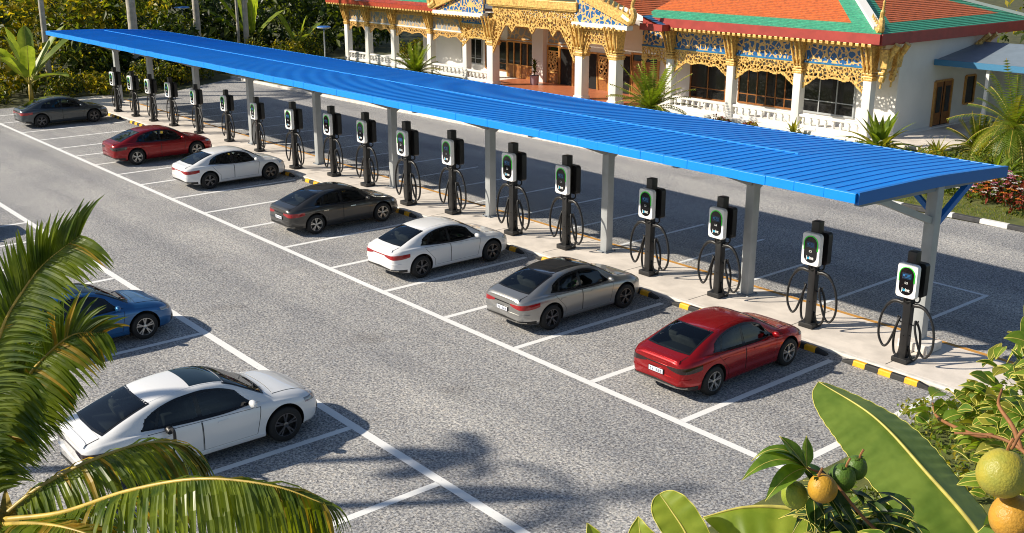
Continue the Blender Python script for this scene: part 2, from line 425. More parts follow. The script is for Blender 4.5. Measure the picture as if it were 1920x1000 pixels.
def car_section(y):
    w, T, B, b = HW(y), TOP(y), BELT(y), BOT(y)
    T = max(T, B+.03); t = min(1, max(0, (T-B-.05)/.36)); g = T-B
    pts = [(0, b), (.78*w, b), (.93*w, b+.045), (.975*w, b+.15), (.997*w, b+(B-b)*.5), (1.0*w, B-.20), (.985*w, B-.09), (.945*w, B-.012),
           (lerp(.90, .875, t)*w, B+.02+g*.02), (lerp(.82, .80, t)*w, B+g*lerp(.62, .40, t)), (lerp(.70, .695, t)*w, B+g*lerp(.86, .80, t)),
           (lerp(.5, .56, t)*w, B+g*lerp(.95, .945, t)), (.28*w, B+g*.99), (0, T)]
    return pts

def car_hull():
    ys = [0, .012, .03, .06, .1, .15] + [.2+.035*i for i in range(120)]
    ys = [y for y in ys if y < 4.36] + [4.37, 4.42, 4.46, 4.5, 4.525, 4.54, 4.55]
    rows = []
    for y in ys:
        half = [V((x, z, 0)) for x, z in car_section(y)]
        h = catmull(half, 6)
        ring = [(p.x, p.y) for p in h] + [(-p.x, p.y) for p in h[-2:0:-1]]
        rows.append([(x, y-CL/2, z) for x, z in ring])
    n = len(rows[0]); vs = [p for r in rows for p in r]
    fs = [(i*n+j, i*n+(j+1) % n, (i+1)*n+(j+1) % n, (i+1)*n+j) for i in range(len(rows)-1) for j in range(n)]
    h = n//2
    for base, flip in ((0, False), ((len(rows)-1)*n, True)):
        for j in range(h):
            a, b_, c, d = j, j+1, (n-j-1) % n, (n-j) % n
            q = [base+i for i in ((a, b_, c, d) if j > 0 else (a, b_, c))]
            if j == h-1: q = [base+j, base+j+1, base+(n-j) % n]
            fs.append(tuple(q if flip else q[::-1]))
    return vs, fs

HV, HF = car_hull()
CBVH = BVHTree.FromPolygons(HV, HF, epsilon=0.)

def decal(mb, f, nu, nv, off, mt, skirt=.012, e=0.):
    """a thin panel laid on the car's skin; f(u,v) -> ray origin and direction"""
    P = []; W = []
    for j in range(nv+1):
        for i in range(nu+1):
            u, v = lerp(-e, 1+e, i/nu), lerp(-e, 1+e, j/nv)
            o, d = f(u, v); d = V(d).normalized()
            loc, no, _, _ = CBVH.ray_cast(V(o), d)
            if loc is None:
                loc, no, _, _ = CBVH.find_nearest(V(o)+d*1.5)
            if no.dot(d) > 0: no = -no
            P.append(loc+no*off); W.append(loc-no*skirt)
    c = nu+1
    F = [(j*c+i, j*c+i+1, (j+1)*c+i+1, (j+1)*c+i) for j in range(nv) for i in range(nu)]
    rim = [i for i in range(c)] + [j*c+nu for j in range(1, nv+1)] + [nv*c+i for i in range(nu-1, -1, -1)] + [j*c for j in range(nv-1, 0, -1)]
    k = len(P); P += [W[i] for i in rim]
    for a in range(len(rim)):
        b = (a+1) % len(rim); F.append((rim[a], k+a, k+b, rim[b]))
    mb.add(P, F, mt)

def ring(mb, f, nu, nv, off, mt, eu, ev):
    """a flat frame of given width round the outline of f"""
    U = [-eu]+[i/nu for i in range(nu+1)]+[1+eu]; W_ = [-ev]+[j/nv for j in range(nv+1)]+[1+ev]; P = []
    for v in W_:
        for u in U:
            o, d = f(u, v); d = V(d).normalized(); loc, no, _, _ = CBVH.ray_cast(V(o), d)
            if loc is None: loc, no, _, _ = CBVH.find_nearest(V(o)+d*1.5)
            if no.dot(d) > 0: no = -no
            P.append(loc+no*off)
    c = len(U); r = len(W_)
    mb.add(P, [(j*c+i, j*c+i+1, (j+1)*c+i+1, (j+1)*c+i) for j in range(r-1) for i in range(c-1) if i in (0, c-2) or j in (0, r-2)], mt)

def side(s, lo, hi, yl, yr):
    """a panel on the side s: between heights lo(y), hi(y) and ends yl(v), yr(v)"""
    def f(u, v):
        y = lerp(yl(v), yr(v), u); z = lerp(lo(y), hi(y), v)
        return (s*1.6, y-CL/2, z), (-s, 0, 0)
    return f
def topf(w0, w1, y0, y1, bow=0.):
    def f(u, v):
        y = lerp(y0, y1, v) + bow*(1-(2*u-1)**2); w = lerp(w0, w1, v)
        return ((2*u-1)*w, y-CL/2, 2.5), (0, 0, -1)
    return f
def wrap(a0, a1, lo, hi, front=False, cy=1.1):
    def f(u, v):
        a = lerp(a0, a1, u); z = lerp(lo(a), hi(a), v)
        d = V((sin(a), (1 if front else -1)*cos(a), 0))
        c = V((0, (CL-cy if front else cy)-CL/2, z))
        return c+d*2.6, -d
    return f
K_ = lambda v: (lambda *_: v)
DLO_T = keyed([(.86, 1.0), (1.1, 1.17), (1.4, 1.285), (1.75, 1.34), (2.1, 1.352), (2.45, 1.315), (2.75, 1.225), (3.0, 1.085), (3.2, .94)])
DLO_B = lambda y: BELT(y)+.018

DLO_H = lambda y: max(DLO_T(y)-.035, DLO_B(y)+.03)
PANES = (((lambda v: 1.00+.10*v), (lambda v: 1.19+.12*v)), ((lambda v: 1.27+.12*v), (lambda v: 1.99-.02*v)), ((lambda v: 2.10-.03*v), (lambda v: 3.10-.32*v)))
TOPS = ((.575, .51, .40, 1.20, -.05), (.52, .63, 2.66, 3.31, .09))
def in_glass(p):
    x, y, z = p.x, p.y+CL/2, p.z
    if z < .87: return False
    for w0, w1, y0, y1, bow in TOPS:
        w = w0
        for _ in range(3):
            v = (y-bow*(1-min(1, (x/w)**2))-y0)/(y1-y0); w = lerp(w0, w1, min(1, max(0, v)))
        if 0 <= v <= 1 and abs(x) <= w: return True
    if abs(x) > .48:
        lo = DLO_B(y)+.022; hi = DLO_H(y); v = (z-lo)/(hi-lo)
        if 0 <= v <= 1:
            for yl, yr in PANES:
                if yl(v) <= y <= yr(v): return True
    return False

def wheel_mesh(rimkey):
    mb = MB()
    R, w = WR, .115
    mb.lathe([(R*.66, -w), (R*.9, -w*1.02), (R*.97, -w*.86), (R, -w*.6), (R, w*.6), (R*.97, w*.86), (R*.9, w*1.02), (R*.66, w)], 'TYRE', axis='x', n=36)
    tyre = mb
    rb = MB()
    rb.lathe([(R*.70, -w*.9), (R*.68, w*.99), (R*.63, w*1.0), (R*.60, w*.7), (R*.6, w*.2)], rimkey, axis='x', n=36)
    rb.lathe([(R*.62, w*.15), (.001, w*.15)], 'BACK', axis='x', n=36)
    for k in range(5):
        for dd in (-.16, .16):
            a = 2*pi*k/5+.3
            p0 = V((w*.72, cos(a)*.035, sin(a)*.035)); p1 = V((w*.82, cos(a+dd)*R*.64, sin(a+dd)*R*.64))
            rb.beam(p0, p1, .03, .034, rimkey, up=(1, 0, 0))
    rb.lathe([(.055, w*.5), (.052, w*.95), (.03, w*1.02), (.001, w*1.02)], rimkey, axis='x', n=16)
    return tyre, rb

def boolean_body():
    mb = MB(); mb.add(HV, HF, M['seam']); o = mb.build('hull_tmp')
    cb = MB()
    for yy in (RA, FA):
        for s in (-1, 1):
            r = WR+.068
            cb.prism([(yy-CL/2+r*cos(2*pi*i/40), WH+.005+r*sin(2*pi*i/40)) for i in range(40)], s*.60, s*1.3, M['seam'], axis='x')
    c = cb.build('cut_tmp')
    md = o.modifiers.new('b', 'BOOLEAN'); md.operation = 'DIFFERENCE'; md.object = c; md.solver = 'EXACT'
    dg = bpy.context.evaluated_depsgraph_get(); me = bpy.data.meshes.new_from_object(o.evaluated_get(dg))
    bpy.data.objects.remove(o); bpy.data.objects.remove(c)
    mi = []
    for p in me.polygons:
        c_ = p.center; k = 0
        for yy in (RA, FA):
            d = math.hypot(c_.y-(yy-CL/2), c_.z-WH-.005)
            if d < WR+.072 and abs(c_.x) < .90 and (abs(p.normal.x) < .4 or abs(c_.x) < .62): k = 1
        if c_.z < .24 and abs(p.normal.z) > .6: k = 1
        mi.append(k)
    bm = bmesh.new(); bm.from_mesh(me); lay = bm.faces.layers.int.new('mi'); bm.faces.ensure_lookup_table()
    for f, k in zip(bm.faces, mi): f[lay] = k
    bmesh.ops.delete(bm, geom=[f for f in bm.faces if any(in_glass(v.co) for v in f.verts)], context='FACES')
    mi = [f[lay] for f in bm.faces]; bm.to_mesh(me); bm.free()
    me.materials.clear(); me.materials.append(M['seam']); me.materials.append(M['carplastic'])
    me.polygons.foreach_set('material_index', mi)
    me.polygons.foreach_set('use_smooth', [True]*len(me.polygons)); me.set_sharp_from_angle(angle=radians(35))
    return me



BODY_MESH = boolean_body()

def car_parts(kind):
    """list of (name, MB or mesh, key of parent part, location); materials by key, resolved per car"""
    out = []
    def part(name, mb, parent=None, loc=None): out.append((name, mb, parent, loc)); return len(out)-1
    part('body', BODY_MESH)
    # glass house
    mb = MB(); ring(mb, topf(*TOPS[0]), 16, 12, .004, 'TRIM', .04, .06); decal(mb, topf(*TOPS[0]), 16, 12, .009, 'GLASS', .004); part('rear_window', mb)
    mb = MB(); ring(mb, topf(*TOPS[1]), 16, 14, .004, 'TRIM', .03, .07); decal(mb, topf(*TOPS[1]), 16, 14, .009, 'GLASS', .004); w = part('windscreen', mb)
    wp = MB()
    for x0 in (-.3, .22): wp.beam((x0, 3.36-CL/2, TOP(3.36)+.03), (x0+.34, 3.18-CL/2, TOP(3.18)+.015), .018, .014, 'TRIM')
    part('wiper', wp, w)
    mb = MB(); decal(mb, topf(.50, .50, 1.20, 2.66), 14, 16, .004, 'ROOF'); part('roof', mb)
    if kind == 'C':
        mb = MB(); decal(mb, topf(.47, .47, 2.02, 2.64, .02), 12, 10, .008, 'SUNROOF'); part('sunroof', mb)
    # cabin: seats, dashboard and wheel seen through the glass
    mb = MB(); mb.box((0, 1.95-CL/2, .60), (1.55, 2.6, .06), 'CABIN'); mb.box((0, 3.18-CL/2, .82), (1.42, .42, .22), 'CABIN', bev=.05); mb.box((0, .78-CL/2, .93), (1.2, .42, .05), 'CABIN', bev=.02); mb.box((0, 2.2-CL/2, .70), (.22, 1.1, .22), 'CABIN', bev=.03); cab = part('cabin', mb)
    for x in (-.36, .36):
        mb = MB(); mb.box((x, 2.22-CL/2, .70), (.48, .50, .16), 'SEAT', bev=.05); mb.box((x, 1.96-CL/2, .96), (.46, .15, .58), 'SEAT', rot=Matrix.Rotation(.2, 3, 'X'), bev=.05); mb.box((x, 1.89-CL/2, 1.27), (.26, .10, .16), 'SEAT', bev=.035); part('seat', mb, cab)
    mb = MB(); mb.box((0, 1.22-CL/2, .72), (1.25, .48, .16), 'SEAT', bev=.05); mb.box((0, .99-CL/2, .93), (1.22, .14, .42), 'SEAT', rot=Matrix.Rotation(.3, 3, 'X'), bev=.05)
    for x in (-.36, .36): mb.box((x, .93-CL/2, 1.13), (.25, .09, .12), 'SEAT', bev=.03)
    part('rear_seat', mb, cab)
    mb = MB(); mb.tube([(-.36+.17*cos(2*pi*i/20), 2.78-CL/2-.07*sin(2*pi*i/20), .96+.16*sin(2*pi*i/20)) for i in range(21)], .016, 'CABIN', 6); mb.beam((-.52, 2.78-CL/2, .96), (-.20, 2.78-CL/2, .96), .03, .02, 'CABIN'); mb.beam((-.36, 2.79-CL/2, .95), (-.36, 3.05-CL/2, .86), .05, .05, 'CABIN'); part('steering_wheel', mb, cab)
    for s in (-1, 1):
        mb = MB()
        for k, (yl, yr) in enumerate(PANES):
            wd = yr(.5)-yl(.5); ring(mb, side(s, lambda y: DLO_B(y)+.022, DLO_H, yl, yr), 18, 8, .004+.0015*k, 'TRIM', (.064 if k else .035)/wd, .13)
        fr = part('window_surround', mb)
        for yl, yr in PANES:
            mb = MB(); decal(mb, side(s, lambda y: DLO_B(y)+.022, DLO_H, yl, yr), 18, 8, .010, 'GLASS', .004, e=.012); part('side_window', mb, fr)
        # doors, their dark gap showing round the edge
        for yl, yr in (((lambda v: 1.43-.36*max(0, (v-.35))/.65), K_(2.02)), (K_(2.05), (lambda v: 3.07+.10*v))):
            mb = MB(); lo = lambda y: .33; hi = lambda y: BELT(y)-.035
            decal(mb, side(s, lo, hi, yl, yr), 26, 12, .0015, 'SEAM', e=.014); decal(mb, side(s, lo, hi, yl, yr), 26, 12, .006, 'PAINT')
            d = part('door', mb)
            yh = yr(.8)-.82 if yr(.8) > 2.5 else yr(.8)-.86+.08
            hb = MB(); decal(hb, side(s, K_(.775), K_(.803), K_(yh), K_(yh+.2)), 6, 2, .022, 'HANDLE'); part('handle', hb, d)
        mb = MB(); decal(mb, side(s, K_(.235), K_(.30), K_(1.34), K_(3.24)), 20, 2, .012, 'SILL'); part('sill', mb)
        mb = MB(); y = 2.98-CL/2; x = s*(HW(2.98)*.93)
        mb.box((x+s*.03, y, .955), (.12, .05, .03), 'TRIM', bev=.008)
        mb.lathe([(.001, -.062), (.05, -.055), (.078, -.03), (.085, .01), (.06, .05), (.001, .07)], 'MIRROR', c=(0, 0, 0), n=14, axis='y')
        k = len(mb.v)-14*6
        for i in range(k, len(mb.v)):
            px, py, pz = mb.v[i]; mb.v[i] = (x+s*.15+px*1.35, y+py, .99+pz*.9)
        part('wing_mirror', mb)
        # lamps
        a0, a1 = (radians(16), radians(57)) if s > 0 else (radians(-57), radians(-16))
        fa = lambda a: min(1, max(0, (abs(a)-radians(14))/radians(46))); tl = lambda a: .752-.075*max(0, sin(pi*fa(a)**.9))**.8; th = lambda a: .778+.06*fa(a)
        mb = MB(); decal(mb, wrap(a0, a1, tl, th), 18, 4, .010, 'TAIL'); part('tail_light', mb)
        b0, b1 = (radians(24), radians(52)) if s > 0 else (radians(-52), radians(-24))
        mb = MB(); decal(mb, wrap(b0, b1, lambda a: .575+.1*abs(a), lambda a: .63+.13*abs(a), True), 14, 3, .008, 'HEAD'); part('headlight', mb)
        # wheels
        for yy in (RA, FA):
            ty, rm = wheel_mesh('RIM')
            wp_ = part('wheel', None, None, (s*(.80), yy-CL/2, WH))
            if s < 0:
                for q in (ty, rm): q.v = [(-a, b, c) for a, b, c in q.v]
            part('tyre', ty, wp_); part('rim', rm, wp_)
    # tail
    mb = MB(); decal(mb, wrap(radians(-17), radians(17), K_(.748), K_(.778)), 24, 3, .009, 'BAR'); part('light_bar', mb)
    mb = MB(); decal(mb, wrap(radians(-52), radians(52), K_(.27), lambda a: .40-.05*abs(a)), 30, 4, .010, 'PLASTIC')
    decal(mb, wrap(radians(-40), radians(40), K_(.335), K_(.352)), 24, 1, .02, 'CHROME'); decal(mb, wrap(radians(-44), radians(44), lambda a: .515+.02*abs(a), lambda a: .535+.02*abs(a)), 30, 1, .014, 'PAINT'); part('rear_bumper', mb)
    mb = MB(); decal(mb, topf(.60, .63, .075, .31), 16, 8, .0015, 'SEAM', e=.012); decal(mb, topf(.60, .63, .075, .31), 16, 8, .006, 'PAINT')
    decal(mb, topf(.62, .60, .04, .10), 16, 3, .022, 'PAINT'); part('boot_lid', mb)
    mb = MB(); decal(mb, topf(.66, .50, 3.53, 4.30, .06), 16, 12, .0015, 'SEAM', e=.012); decal(mb, topf(.66, .50, 3.53, 4.30, .06), 16, 12, .006, 'PAINT'); part('bonnet', mb)
    mb = MB(); decal(mb, wrap(radians(-34), radians(34), K_(.28), K_(.44), True), 20, 4, .008, 'PLASTIC'); part('front_bumper', mb)
    mb = MB(); pl = CBVH.ray_cast(V((0, -4, .60)), V((0, 1, 0)))[0]
    mb.box((0, pl.y-.012, .60), (.46, .02, .125), 'TRIM', bev=.004); mb.box((0, pl.y-.024, .60), (.42, .012, .105), 'PLATE', bev=.003)
    for i, x in enumerate((-.15, -.09, .02, .08, .14)):
        mb.box((x, pl.y-.031, .60), (.034, .004, .062), 'INK'); mb.box((x, pl.y-.0335, .60+(.012 if i % 2 else -.012)), (.014, .003, .026), 'PLATE')
    part('number_plate', mb)
    return out

CAR_CACHE = {}
def build_car(name_label, kind, paint, roof, x, y, rim='rim_dark', tail='lamp_red', bar='lamp_red', rz=0., s=1., group='cars parked in the bays', handle=None, plate=True):
    keymap = {'PAINT': PAINT[paint], 'ROOF': PAINT[roof], 'GLASS': M['carwindow'], 'SUNROOF': M['carglass'], 'SEAT': M['seat'], 'CABIN': M['cabin'], 'TRIM': M['cartrim'], 'SEAM': M['seam'], 'HANDLE': PAINT[paint] if handle is None else M[handle],
              'SILL': PAINT[paint], 'MIRROR': PAINT[paint], 'TAIL': M[tail], 'HEAD': M['lamp_clear'], 'BAR': M[bar], 'PLASTIC': M['carplastic'], 'CHROME': M['chrome'],
              'PLATE': M['plate'], 'INK': M['plate_ink'], 'TYRE': M['tyre'], 'RIM': M[rim], 'BACK': M['rim_back']}
    root = empty('parked_car', (x, y, .008), name_label, 'car', group, rz, s)
    if kind not in CAR_CACHE:
        L = []
        for nm, mb, par, loc in car_parts(kind):
            if isinstance(mb, MB):
                keys = list(mb.mats); mb.mats = [M['seam']]*len(keys)
                me = mb.mesh(nm, angle=40)
                L.append((nm, me, keys, par, loc))
            else: L.append((nm, mb, None, par, loc))
        CAR_CACHE[kind] = L
    objs = []
    for nm, me, keys, par, loc in CAR_CACHE[kind]:
        p = root if par is None else objs[par]
        if nm == 'number_plate' and not plate: objs.append(None); continue
        if me is None: o = link(nm, None, p, loc)
        else:
            m2 = me.copy()
            if keys is None: m2.materials[0] = PAINT[paint]
            else:
                for ki, k in enumerate(keys): m2.materials[ki] = keymap[k]
            o = link(nm, m2, p, loc)
        objs.append(o)
    return root

CX = .80
CARS = [
 ('glossy red car with silver wheels, nearest the camera in the charger row', 'A', 'red', 'red', -14.34, 19.10, 'rim_silver', 'lamp_dark', 'lamp_dark', 1.),
 ('silver grey car with a black roof, parked beside the nearest red car', 'A', 'silver', 'black', -19.80, 19.12, 'rim_dark', 'lamp_red', 'cartrim', 1.),
 ('white car with black wheels parked between the silver and the graphite car', 'A', 'white', 'white', -25.65, 19.11, 'rim_dark', 'lamp_red', 'lamp_red', 1.),
 ('dark graphite car with a black roof and silver wheels', 'A', 'graphite', 'black', -32.07, 19.20, 'rim_silver', 'lamp_red', 'cartrim', 1.),
 ('far white car parked in front of the deep red car', 'A', 'white', 'white', -40.98, 19.41, 'rim_dark', 'lamp_red', 'lamp_red', 1.),
 ('deep red car partly hidden behind the far white car', 'A', 'red_far', 'red_far', -47.60, 19.05, 'rim_silver', 'lamp_dark', 'lamp_red', 1.04),
 ('slate grey car alone at the far end beside the trees', 'A', 'slate', 'slate', -60.60, 18.90, 'rim_dark', 'lamp_red', 'lamp_red', 1.03),
 ('blue car with silver wheels half hidden by the palm fronds', 'C', 'blue', 'blue', -25.94, 7.98, 'rim_silver', 'lamp_red', 'lamp_red', 1.),
 ('large white car with a sunroof and a charging plug in its flank', 'C', 'white', 'white', -18.42, 7.79, 'rim_dark', 'lamp_dark', 'lamp_dark', 1.08),
 ('slate coloured car just beyond the left photo edge, only its shadow in view', 'C', 'slate', 'slate', -39.10, 7.25, 'rim_dark', 'lamp_red', 'lamp_red', 1.),
]
for lb, kd, pc, rc, x, y, rim, tl, br, s in CARS:
    build_car(lb, kd, pc, rc, x-CX*s, y, rim, tl, br, s=s, handle='chrome' if pc in ('graphite',) else None, plate=pc in ('red', 'silver', 'graphite'))
# the charging plug in the white car's flank
pt = CBVH.ray_cast(V((2, 1.42-CL/2, .925)), V((-1, 0, 0)))[0]
o = empty('charging_plug', (-18.42-CX*1.08+pt.x*1.08, 7.79+pt.y*1.08, pt.z*1.08), 'black charging plug pushed into the flank of the white car', 'plug', s=1.35)
mb = MB(); mb.tube([(-.01, 0, 0), (.06, 0, .01), (.10, 0, -.01)], [.05, .055, .045], M['black_metal'], 12)
mb.tube(catmull([(.08, 0, .01), (.16, 0, .06), (.22, 0, .03), (.22, 0, -.10), (.17, 0, -.22)], 5), .024, M['black_metal'], 8)
mb.build('handle', o, angle=40)
mb = MB(); mb.tube(catmull([(.17, 0, -.22), (.13, -.03, -.4), (.16, -.10, -.65), (.26, -.3, -.77), (.42, -.8, -.715), (.5, -1.6, -.715), (.4, -2.6, -.715)], 6), .018, M['black_cable'], 8)
mb.build('cable', o, smooth=True)
# ------------------------------------------------------------------ ground, markings, island
def sheet(name, x0, x1, y0, y1, z, mt):
    mb = MB(); mb.add([(x0, y0, z), (x1, y0, z), (x1, y1, z), (x0, y1, z)], [(0, 1, 2, 3)], mt)
    return tag(mb.build(name), kind='structure')
sheet('ground', -500, 300, -300, 500, -.012, M['soil'])
mb = MB()
pts = [(-69.2, -40), (20, -40), (20, 36.9), (-16.0, 36.95), (-33, 36.0), (-55, 35.3), (-78, 34.6), (-78, 45), (-100, 45), (-100, 34.0), (-72.5, 34), (-69.6, 29), (-68.2, 25.4), (-69.0, 20)]
pts = [(-69.2, -40), (20, -40), (20, 36.9), (-16.0, 36.95), (-33, 36.0), (-55, 35.3), (-73.5, 34.8), (-69.7, 29), (-68.2, 25.4), (-69.0, 20)]
mb.add([(x, y, .0) for x, y in pts], [tuple(range(len(pts)))], M['asphalt'])
tag(mb.build('parking_lot'), kind='structure')

def strip(mb, a, b, w, mt, z=.004):
    a, b = V((*a, z)), V((*b, z)); t = (b-a).normalized(); s = V((-t.y, t.x, 0))*w/2
    mb.add([a-s, b-s, b+s, a+s], [(0, 1, 2, 3)], mt)
FRONT = [-66.2, -63.4, -59.58, -56.78, -53.86, -51.4, -48.8, -46.1, -43.5, -40.27, -37.32, -34.4, -31.23, -28.22, -25.22, -22.28, -19.33, -16.56, -13.79, -11.05]
mb = MB()
strip(mb, (-69, 16.12), (-10.97, 16.12), .19, M['line'])
for x in FRONT: strip(mb, (x, 16.21), (x, 21.6), .17, M['line'])
tag(mb.build('front_bay_lines'), kind='structure')
mb = MB()
strip(mb, (-56, 10.70), (-9, 10.70), .20, M['line'])
for x in (-46.5, -43.3, -40.1, -37.4, -34.5, -31.5, -28.4, -25.35, -21.5, -18.04, -14.9, -11.8): strip(mb, (x, 10.61), (x, 5.4), .17, M['line'])
tag(mb.build('left_bay_lines'), kind='structure')
mb = MB()
for i in range(19):
    x = -13.82 - 2.62*i
    strip(mb, (x, 24.75), (x, 29.2), .13, M['line_faint'])
strip(mb, (-16.4, 29.25), (-13.77, 29.25), .13, M['line_faint'])
tag(mb.build('rear_bay_lines'), kind='structure')
# island with kerb
mb = MB(); mb.box((-39.2, 23.46, .04), (62.4, 2.58, .08), M['concrete'], bev=.015)
for k in range(20): mb.box((-9.6-3.1*k, 23.46, .0812), (.022, 2.5, .001), M['stop_black'])
tag(mb.build('charger_island'), kind='structure')
mb = MB(); mb.box((-39.2, 22.085, .045), (62.4, .17, .09), M['kerb'], bev=.025)
tag(mb.build('island_kerb'), kind='structure')
mb = MB(); strip(mb, (-67.6, 24.64), (-9.0, 24.64), .15, M['orange_line'], .084); tag(mb.build('orange_edge_line'), kind='structure')

# verge and lawn beyond the rear road
KP = [(-73.5, 34.8), (-55, 35.3), (-33, 36.0), (-22.15, 36.94), (-16.0, 37.0), (-8, 37.2), (6, 37.4)]
def kerb_run(name, a, b, mts, step, kind=None, label=None):
    a, b = V((*a, 0)), V((*b, 0)); L = (b-a).length; n = max(1, round(L/step)); d = (b-a)/n
    root = empty(name, tuple((a+b)/2), label, 'kerb') if label else None
    rot = Matrix.Rotation(atan2(d.y, d.x), 3, 'Z'); mb = MB()
    for i in range(n):
        c = a+d*(i+.5); mb.box((c.x, c.y, .085), (d.length-.006, .22, .17), mts[i % len(mts)], rot=rot, bev=.02)
    return mb
mb = kerb_run('k', KP[0], KP[1], [M['kerb']], 3); mb2 = kerb_run('k', KP[1], KP[2], [M['kerb']], 3)
for q in (mb2,): mb.add(q.v, q.f, M['kerb'])
tag(mb.build('rear_kerb'), kind='structure')
mb = MB()
for a, b in ((KP[2], KP[3]), (KP[3], KP[4]), (KP[4], KP[5])):
    q = kerb_run('k', a, b, [M['kerb_white'], M['kerb_black']], 1.02)
    for f, m_ in zip(q.f, q.m): pass
    o0 = len(mb.v); mb.v += q.v; mb.f += [tuple(i+o0 for i in f) for f in q.f]; mb.m += [mb.mi(q.mats[k]) for k in q.m]
tag(mb.build('striped_kerb'), 'black and white striped kerb running in front of the lawn', 'kerb')
mb = MB(); P = [(x, y+.11, .13) for x, y in KP] + [(6, 75, .13), (-73, 75, .13)]
mb.add(P, [tuple(range(len(P)))], M['lawn']); tag(mb.build('verge'), kind='structure')
mb = MB(); rnd = random.Random(3)
for i in range(26000):
    x = rnd.uniform(-27.5, -12); y = rnd.uniform(37.25, 46)
    if mnoise.noise(V((x*.5, y*.5, 0))) < -.25: continue
    a = rnd.uniform(0, 6.28); h = rnd.uniform(.04, .10); w = .012
    mb.add([(x-w*cos(a), y-w*sin(a), .13), (x+w*cos(a), y+w*sin(a), .13), (x+rnd.uniform(-.05, .05), y+rnd.uniform(-.05, .05), .13+h)], [(0, 1, 2)], M['lf_yellow'] if rnd.random() < .55 else M['lf_bright'])
tag(mb.build('lawn_grass', fix=False), kind='stuff')

# ------------------------------------------------------------------ wheel stops
def wheel_stop():
    root = empty('wheel_stop', (0, 0, 0))
    mb = MB(); Lh = 1.16
    prof = [(-.085, 0), (-.065, .10), (-.045, .125), (.045, .125), (.065, .10), (.085, 0)]
    seg = [(-Lh, -.84, 0), (-.84, -.52, 1), (-.52, -.16, 0), (-.16, .16, 1), (.16, .52, 0), (.52, .84, 1), (.84, Lh, 0)]
    for a, b, y in seg:
        n0 = len(mb.v)
        mb.prism(prof, a, b, M['stop_yellow'] if y else M['stop_black'], axis='x')
        for i in range(n0, len(mb.v)):
            x, yy, z = mb.v[i]
            if abs(abs(x)-Lh) < 1e-6: mb.v[i] = (x*.985, yy*.8, z*.45)
    mb.build('block', root)
    return root
WS = wheel_stop()
bays = [(FRONT[i]+FRONT[i+1])/2 for i in range(len(FRONT)-1)]
CARX = {18-1: 'behind the nose of the nearest red car'}
def bay_label(x):
    for cx, nm in ((-15.14, 'nearest glossy red car'), (-20.6, 'silver car with the black roof'), (-26.45, 'middle white car'), (-32.87, 'dark graphite car'), (-41.78, 'far white car'), (-48.4, 'far deep red car'), (-61.4, 'slate grey car at the end')):
        if abs(cx-x) < 1.2: return 'wheel stop at the nose of the ' + nm
    return None
order = ['in the empty bay nearest the camera', 'in the empty bay between the nearest red and the silver car', 'in the empty bay between the silver and the middle white car', 'in the empty bay between the middle white and the graphite car']
ORD_ = ['first', 'second', 'third', 'fourth', 'fifth', 'sixth', 'seventh', 'eighth', 'ninth', 'tenth', 'eleventh', 'twelfth', 'thirteenth']
ei = 0; first = True
for x in reversed(bays):
    o = WS if first else copy_tree(WS); first = False
    o.location = (x, 21.78, .004)
    lb = bay_label(x)
    if not lb:
        lb = 'wheel stop ' + (order[ei] if ei < 4 else 'in the %s empty bay counted from the camera end' % ORD_[ei]); ei += 1
    tag(o, lb, 'wheel stop', 'wheel stops along the kerb')

# ------------------------------------------------------------------ canopy
can = empty('carport_canopy', (-40, 23.3, 0), 'long blue ribbed steel canopy on grey posts sheltering the chargers', 'canopy')
X0, X1 = -67.0, -12.72
RZ = keyed([(20.35, 4.52), (21.8, 4.49), (23.4, 4.45), (25.2, 4.345), (27.05, 4.22)])
mb = MB(); xs = []
x = X1-.06
while x > X0+.4:
    xs += [(x, 0), (x-.27, 0), (x-.28, .017), (x-.31, .017), (x-.32, 0)]; x -= .32
xs.append((X0, 0)); ysr = [20.35+.335*i for i in range(21)]
P = [(x, y, RZ(y)+h) for x, h in xs for y in ysr]; c = len(ysr)
F = [(i*c+j, i*c+j+1, (i+1)*c+j+1, (i+1)*c+j) for i in range(len(xs)-1) for j in range(c-1)]
mb.add(P, F, M['canopy_blue'])
P2 = [(x, y, RZ(y)-.05) for x in (X0, X1-.06) for y in ysr]; mb.add(P2, [(j, j+1, c+j+1, c+j) for j in range(c-1)], M['under'])
mb.build('roof_sheet', can, world=True, fix=False)
mb = MB(); rnd = random.Random(5); x = X1
while x > X0+.2:
    w = .8 if x > -45 else .8; dy = rnd.uniform(-.006, .006); dz = rnd.uniform(-.006, .006)
    mb.box((x-w/2, 20.30+dy, 4.425+dz), (w-.003, .05, .22), M['canopy_trim'], bev=.008)
    mb.box((x-w/2, 20.34+dy, 4.538+dz), (w-.003, .10, .01), M['canopy_trim']); x -= w
mb.build('front_fascia', can, world=True)
mb = MB(); mb.box(((X0+X1)/2, 27.09, 4.1), (X1-X0, .06, .26), M['canopy_trim'], bev=.01); mb.build('rear_fascia', can, world=True)
for xe in (X1, X0):
    mb = MB()
    for j in range(c-1):
        a, b = ysr[j], ysr[j+1]
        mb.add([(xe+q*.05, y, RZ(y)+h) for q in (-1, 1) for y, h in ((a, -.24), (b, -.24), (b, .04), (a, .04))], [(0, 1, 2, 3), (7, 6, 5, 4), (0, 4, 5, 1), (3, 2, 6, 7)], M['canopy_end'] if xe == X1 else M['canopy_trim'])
    for y in (ysr[0], ysr[-1]):
        mb.add([(xe-.05, y, RZ(y)-.24), (xe+.05, y, RZ(y)-.24), (xe+.05, y, RZ(y)+.04), (xe-.05, y, RZ(y)+.04)], [(0, 1, 2, 3)], M['canopy_end'])
    mb.build('end_beam', can, world=True, fix=False)
